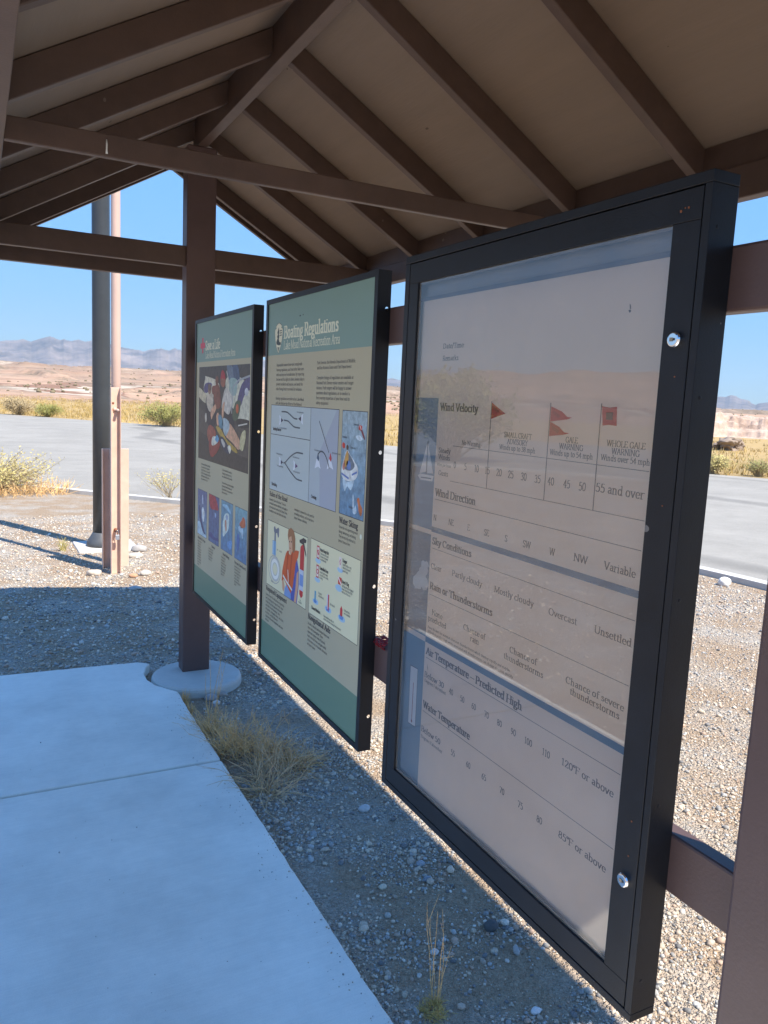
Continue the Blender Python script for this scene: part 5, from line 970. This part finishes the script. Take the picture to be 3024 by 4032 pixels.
tuft('dry_grass_clump', 'tall bare grass stalks over a yellow tuft under the glazed case', (1.070, 1.600, 0), 0.012, 0.29, 7, M_straw, 20, 0.0012, 0.14, branch=0.5)
tuft('dry_grass_clump', 'low yellow moss-like tuft at the foot of the bare stalks', (1.050, 1.580, 0), 0.032, 0.045, 170, pmat('yellow_straw', (0.58, 0.40, 0.13), 0.8, 0.2, 30), 21, 0.0008, 1.1)
tuft('dry_grass_clump', 'wispy tuft on the gravel beside the dark pole base', (0.74, 8.20, 0), 0.03, 0.17, 40, M_brushleaf, 22, 0.002, 0.35)
tuft('dry_grass_clump', 'straw fringe under the big brush at the kerb', (0.55, 13.0, 0), 0.75, 0.28, 420, M_straw, 23, 0.004, 0.6)

# ------------------------------------------------------------------ stones
def ico(sub):
    bm = bmesh.new(); bmesh.ops.create_icosphere(bm, subdivisions=sub, radius=1.0); bm.verts.ensure_lookup_table()
    v = np.array([x.co[:] for x in bm.verts]); f = np.array([[q.index for q in p.verts] for p in bm.faces]); bm.free(); return v, f
rng = np.random.default_rng(7)
def in_slab(x, y): return (x < 0.925) & (x > -0.75) & (y > -3) & (y < 4.57)
def stones_mesh(name, pos, rad, mat, protos=8):
    v0, f0 = ico(1); PR = []
    for k in range(protos):
        n_ = 1 + 0.30 * (rng.random(len(v0)) - 0.5); PR.append(v0 * n_[:, None] * np.array([1.0, rng.uniform(0.6, 0.95), rng.uniform(0.40, 0.75)]))
    N_ = len(pos); nv, nf = len(v0), len(f0); pi_ = rng.integers(0, protos, N_); a = rng.uniform(0, 2 * np.pi, N_); tl = rng.uniform(-0.5, 0.5, N_)
    P_ = np.array(PR)[pi_]; c, s = np.cos(tl)[:, None], np.sin(tl)[:, None]
    x = P_[:, :, 0] * c - P_[:, :, 2] * s; z = P_[:, :, 0] * s + P_[:, :, 2] * c; y = P_[:, :, 1]
    c, s = np.cos(a)[:, None], np.sin(a)[:, None]
    V_ = np.stack([x * c - y * s, x * s + y * c, z], -1) * rad[:, None, None]; V_[:, :, 0] += pos[:, 0:1]; V_[:, :, 1] += pos[:, 1:2]; V_[:, :, 2] += (rad * 0.28)[:, None]
    F_ = (f0[None] + (np.arange(N_) * nv)[:, None, None]).reshape(-1)
    me = bpy.data.meshes.new(name); me.vertices.add(N_ * nv); me.vertices.foreach_set('co', V_.ravel()); me.loops.add(len(F_)); me.loops.foreach_set('vertex_index', F_)
    me.polygons.add(N_ * nf); me.polygons.foreach_set('loop_start', np.arange(0, len(F_), 3)); me.polygons.foreach_set('loop_total', np.full(N_ * nf, 3)); me.polygons.foreach_set('use_smooth', np.ones(N_ * nf, bool))
    me.update(calc_edges=True)
    pal = np.array([(0.60, 0.52, 0.43), (0.46, 0.39, 0.33), (0.33, 0.33, 0.335), (0.20, 0.20, 0.21), (0.64, 0.585, 0.515), (0.74, 0.72, 0.67), (0.46, 0.34, 0.27), (0.42, 0.43, 0.44), (0.56, 0.48, 0.39), (0.55, 0.53, 0.50)])
    ci = rng.choice(len(pal), N_, p=[0.17, 0.17, 0.17, 0.075, 0.06, 0.02, 0.085, 0.11, 0.09, 0.05]); col = pal[ci] * np.array([1.0, 0.965, 0.89]) * rng.uniform(0.8, 1.2, (N_, 1)); col = np.clip(np.concatenate([col, np.ones((N_, 1))], 1), 0, 1)
    at = me.attributes.new('stone', 'FLOAT_COLOR', 'POINT'); at.data.foreach_set('color', np.repeat(col, nv, 0).astype(np.float32).ravel())
    o = bpy.data.objects.new(name, me); COL.objects.link(o); me.materials.append(mat); return o
M_stone, n, l, b = new_mat('loose_stone')
at = n.new('ShaderNodeAttribute'); at.attribute_name = 'stone'; tc = n.new('ShaderNodeTexCoord'); nz = n.new('ShaderNodeTexNoise'); nz.inputs['Scale'].default_value = 160; nz.inputs['Detail'].default_value = 4; l.new(tc.outputs['Object'], nz.inputs['Vector'])
mr_ = n.new('ShaderNodeMapRange'); mr_.inputs[1].default_value = 0.3; mr_.inputs[2].default_value = 0.7; mr_.inputs[3].default_value = 0.78; mr_.inputs[4].default_value = 1.15; l.new(nz.outputs[0], mr_.inputs[0])
mx = n.new('ShaderNodeMix'); mx.data_type = 'RGBA'; mx.blend_type = 'MULTIPLY'; mx.inputs[0].default_value = 1; l.new(at.outputs['Color'], mx.inputs[6]); l.new(mr_.outputs[0], mx.inputs[7]); l.new(mx.outputs[2], b.inputs['Base Color']); b.inputs['Roughness'].default_value = 0.8
TH = np.linspace(-math.pi, math.pi, 361); RI = np.array([math.hypot(q[0] - cc[0], q[1] - cc[1]) for q in (ray_poly(cc, t + 1e-5, ISL) for t in TH)])
# density falls with distance: the near gravel is built stone by stone
def scatter(Nc, x0, x1, y0, y1, dens):
    x = rng.uniform(x0, x1, Nc); y = rng.uniform(y0, y1, Nc)
    th = np.arctan2(y - cc[1], x - cc[0]); ri = np.interp(th, TH, RI); d = dens(x, y) * (np.hypot(x - cc[0], y - cc[1]) < ri - 0.22); k = (rng.random(Nc) < d) & ~in_slab(x, y) & ((x - 1.066) ** 2 + (y - 4.2) ** 2 > 0.268 ** 2)
    return np.stack([x, y], -1)[k]
pn = lambda x, y: sstep(0.44, 0.60, fbm(x * 2.3 + 3, y * 2.3, 4, 91))
grit = np.stack([0.906 - np.abs(rng.normal(0, 0.05, 240)) - 0.004, rng.uniform(1.2, 3.95, 240)], -1); grit = np.concatenate([grit, np.stack([rng.uniform(-0.1, 0.9, 60), rng.uniform(1.4, 4.4, 60)], -1)])
near = scatter(115000, 0.92, 2.9, 0.7, 4.6, lambda x, y: (0.05 + 0.90 * pn(x, y)) * np.clip(3.2 / (0.5 + np.hypot(x, y)), 0, 1))
rad = np.clip(rng.lognormal(-5.72, 0.55, len(near)), 0.0018, 0.019)
mid = scatter(90000, -0.3, 7.5, 4.2, 10.5, lambda x, y: 0.9 * np.clip(6.0 / np.hypot(x, y), 0, 1) ** 1.5)
rad2 = np.clip(rng.lognormal(-5.06, 0.48, len(mid)), 0.004, 0.024)
mid2 = scatter(64000, 2.6, 6.4, 1.5, 6.5, lambda x, y: np.clip(4.0 / np.hypot(x, y), 0, 1)); west = scatter(26000, -7.0, -0.72, -0.5, 9.0, lambda x, y: 0.9 + 0 * x); rad4 = np.clip(rng.lognormal(-4.9, 0.45, len(west)), 0.004, 0.03)
rad3 = np.clip(rng.lognormal(-5.42, 0.45, len(mid2)), 0.003, 0.022)
tag(stones_mesh('gravel', np.concatenate([near, mid, mid2, west]), np.concatenate([rad, rad2, rad3, rad4]), M_stone), kind='stuff')
go = tag(stones_mesh('slab_grit', grit, np.clip(rng.lognormal(-6.3, 0.45, len(grit)), 0.001, 0.0042), M_stone), kind='stuff'); go.location.z = 0.0502
def rock(label, x, y, r, col, seed, flat=0.6, el=0.75, name='rock', group=None, rot=0.0, sub=3, rough=0.22):
    v, f = ico(sub); s3 = seed * 7.7
    d = 1 + rough * 2 * (fbm(v[:, 0] * 1.3 + s3 + v[:, 2], v[:, 1] * 1.3 - s3, 4, seed) - 0.5) + rough * (fbm(v[:, 2] * 2.7 + s3, v[:, 0] * 2.7 + v[:, 1], 3, seed + 5) - 0.5)
    v = v * d[:, None] * np.array([1, el, flat]) * r; c, s = math.cos(rot), math.sin(rot); v = np.stack([v[:, 0] * c - v[:, 1] * s + x, v[:, 0] * s + v[:, 1] * c + y, v[:, 2] + r * flat * 0.55], -1)
    mb = MB(); mb.solid(v.tolist(), [tuple(q) for q in f.tolist()]); o = obj(name, mb, pmat('rock_' + str(seed), col, 0.85, 0.18, 4 / r * 0.3, 0.4, 2.5 / r), smooth=True, origin=(x, y, 0)); return tag(o, label, 'rock', group)
rock('smooth pale egg-sized stone standing alone below the wide board', 1.336, 2.584, 0.024, (0.52, 0.51, 0.50), 1)
rock('flat grey stone in front of the round footing, largest of the row', 1.076, 3.915, 0.036, (0.36, 0.33, 0.31), 2)
rock('grey stone behind the largest one, touching the round footing', 1.080, 3.975, 0.030, (0.30, 0.29, 0.28), 3, rot=1.0)
rock('white-topped stone nearest the weeds in front of the footing', 1.086, 3.850, 0.022, (0.60, 0.58, 0.55), 4)
rock('brown-grey stone at the right end of the footing stones', 1.150, 3.950, 0.026, (0.40, 0.34, 0.29), 5)
rock('small stone at the left end of the footing stones', 1.022, 3.980, 0.022, (0.34, 0.30, 0.27), 6)
rock('dark rough rock under the lower edge of the glazed case', 1.388, 1.790, 0.024, (0.10, 0.10, 0.10), 7, 0.8)
rock('long pale grey stone leaning on the gravel under the glazed case', 1.396, 1.672, 0.020, (0.42, 0.41, 0.39), 8, 0.6, 0.45, rot=1.2)
rock('pale flat stone left of the bare grass stalks', 1.170, 1.768, 0.014, (0.62, 0.60, 0.56), 9)
rock('yellowish jagged stone in the bare soil by the slab', 1.172, 2.108, 0.015, (0.62, 0.55, 0.42), 10)
rock('white wedge stone at the bottom of the picture', 1.302, 1.460, 0.015, (0.70, 0.69, 0.67), 11)
rock('round blue-grey pebble in the gravel patch by the case', 1.332, 2.085, 0.016, (0.27, 0.29, 0.32), 12)
rock('blue-grey pebble behind the gravel patch by the case', 1.355, 2.172, 0.017, (0.33, 0.35, 0.37), 13)
rock('long grey rock lying behind the tan channels', 1.44, 8.02, 0.085, (0.34, 0.32, 0.30), 14, 0.5, 0.55)
rock('flat cream rock beside the dark pole base', 1.352, 7.72, 0.075, (0.50, 0.44, 0.37), 15, 0.42, 0.6)
rock('cream rock at the foot of the front channel, on its left', 0.89, 7.05, 0.065, (0.46, 0.40, 0.33), 16, 0.5, 0.7)
rock('pale rounded rock right of the front channel', 1.30, 6.93, 0.050, (0.47, 0.43, 0.37), 17, 0.6)
rock('orange-brown rock right of the front channel foot', 1.188, 6.88, 0.040, (0.46, 0.26, 0.15), 18, 0.6)
rock('flat pale stone lying on the edge of the roof shadow', 1.125, 6.44, 0.055, (0.46, 0.42, 0.38), 19, 0.35, 0.7)
rock('white fist-sized rock at the kerb right of the glazed case', 6.42, 5.02, 0.075, (0.72, 0.69, 0.64), 20, 0.75)
rock('low grey rock outcrop standing in the yellow grass across the road', 34.0, 27.2, 0.95, (0.26, 0.20, 0.155), 21, 0.42, 0.7, 'rock_outcrop', None, 0.4, 5, 0.95)

nu, nw = 300, 70; U_, W_ = np.meshgrid(np.linspace(-15, 15, nu), np.linspace(-2.5, 9, nw), indexing='ij')
wf = W_ - 2.2 * (fbm(U_ / 3.0 + 7, U_ * 0 + 2, 5, 61) - 0.5) * 2; nz_ = fbm(U_ / 2.6, W_ / 2.0, 6, 63, True)
lay = 0.45 * sstep(-0.3, 0.1, wf) + 0.50 * sstep(0.7, 1.0, wf) + 0.55 * sstep(1.7, 2.2, wf + 1.0 * (fbm(U_ / 1.2, W_ / 1.2, 4, 66) - 0.5))
Hb = (0.10 * sstep(-2.3, -0.4, wf) + lay * (0.70 + 0.65 * nz_) + 0.34 * (nz_ - 0.45) * sstep(-0.2, 0.6, wf)) * (1 - sstep(5.0, 8.8, W_)) * (1 - sstep(10, 15, np.abs(U_)) * 0.8) * 1.0 - 0.05
ca, sa = math.cos(math.radians(52)), math.sin(math.radians(52)); r0 = 73.5
bx = sa * (r0 + W_) + ca * U_; by = ca * (r0 + W_) - sa * U_
vv = np.stack([bx, by, Hb], -1).reshape(-1, 3); mb = MB()
mb.solid(vv.tolist(), [(i * nw + j, (i + 1) * nw + j, (i + 1) * nw + j + 1, i * nw + j + 1) for i in range(nu - 1) for j in range(nw - 1)])
tag(obj('rock_bluff', mb, pmat('bluff_rock', (0.46, 0.35, 0.275), 0.9, 0.22, 0.9, 0.5, 6.0, dark=(0.30, 0.205, 0.15)), origin=(sa * r0, ca * r0, 0)), 'low eroded bluff of pale layered rock beyond the yellow grass at far right', 'rock')

# ------------------------------------------------------------------ yellow grass beyond the road
rnd = random.Random(31); mb = MB(); ngr = 0
while ngr < 5200:
    az = rnd.uniform(-1, 17) if rnd.random() < 0.62 else rnd.uniform(24, 60); r = 22 + 95 * rnd.random() ** 1.4
    x, y = r * math.sin(math.radians(az)), r * math.cos(math.radians(az))
    e_ = ray_poly(cc, math.atan2(y - cc[1], x - cc[0]), OUT)
    if math.hypot(x - cc[0], y - cc[1]) < math.hypot(e_[0] - cc[0], e_[1] - cc[1]) + 0.15: continue
    ngr += 1; hgt = rnd.uniform(0.10, 0.30); z = float(terrain_h(np.array([r]), np.array([az]))[0]) if r > 60 else 0.0
    if z > 0.35 or (az > 44 and r > 66): continue
    for k in range(7):
        a = rnd.uniform(0, 6.28); w = rnd.uniform(0.012, 0.03); bx, by = x + rnd.uniform(-1, 1) * 0.22, y + rnd.uniform(-1, 1) * 0.22; tx, ty = bx + rnd.uniform(-1, 1) * 0.10, by + rnd.uniform(-1, 1) * 0.10
        mb.face([(bx - w * math.cos(a), by - w * math.sin(a), z - 0.02), (bx + w * math.cos(a), by + w * math.sin(a), z - 0.02), (tx, ty, z + hgt * rnd.uniform(0.6, 1))])
tag(obj('dry_grass', mb, pmat('golden_grass', (0.44, 0.315, 0.11), 0.8, 0.3, 0.35)), kind='stuff')

az_ = np.concatenate([rng.uniform(-1, 19, 1500), rng.uniform(26, 29, 700), rng.uniform(45, 56, 700), rng.uniform(-110, -20, 900)]); r_ = 118 + 640 * rng.random(len(az_)) ** 1.2
zz = terrain_h(r_, az_); kp = fbm(r_ * np.sin(np.radians(az_)) / 40, r_ * np.cos(np.radians(az_)) / 40, 4, 88) > 0.47; az_, r_, zz = az_[kp], r_[kp], zz[kp]
sc_ = stones_mesh('desert_scrub', np.stack([r_ * np.sin(np.radians(az_)), r_ * np.cos(np.radians(az_))], -1), rng.uniform(0.14, 0.45, len(az_)), pmat('dull_scrub', (0.19, 0.155, 0.09), 0.9, 0.3, 0.2))
co = np.empty(len(sc_.data.vertices) * 3); sc_.data.vertices.foreach_get('co', co); co = co.reshape(-1, 3); co[:, 2] += np.repeat(zz, len(co) // len(zz)); sc_.data.vertices.foreach_set('co', co.ravel()); sc_.data.update(); tag(sc_, kind='stuff')

# ------------------------------------------------------------------ the air
M_haze, n, l, b = new_mat('desert_air'); n.remove(b)
pv = n.new('ShaderNodeVolumePrincipled'); pv.inputs['Color'].default_value = (0.58, 0.79, 1.0, 1); pv.inputs['Density'].default_value = 0.000068; pv.inputs['Anisotropy'].default_value = 0.0
l.new(pv.outputs[0], n['Material Output'].inputs['Volume'])
mb = MB(); mb.box(-9800, 9800, -9800, 9800, -12, 620); tag(obj('haze', mb, M_haze), kind='stuff')
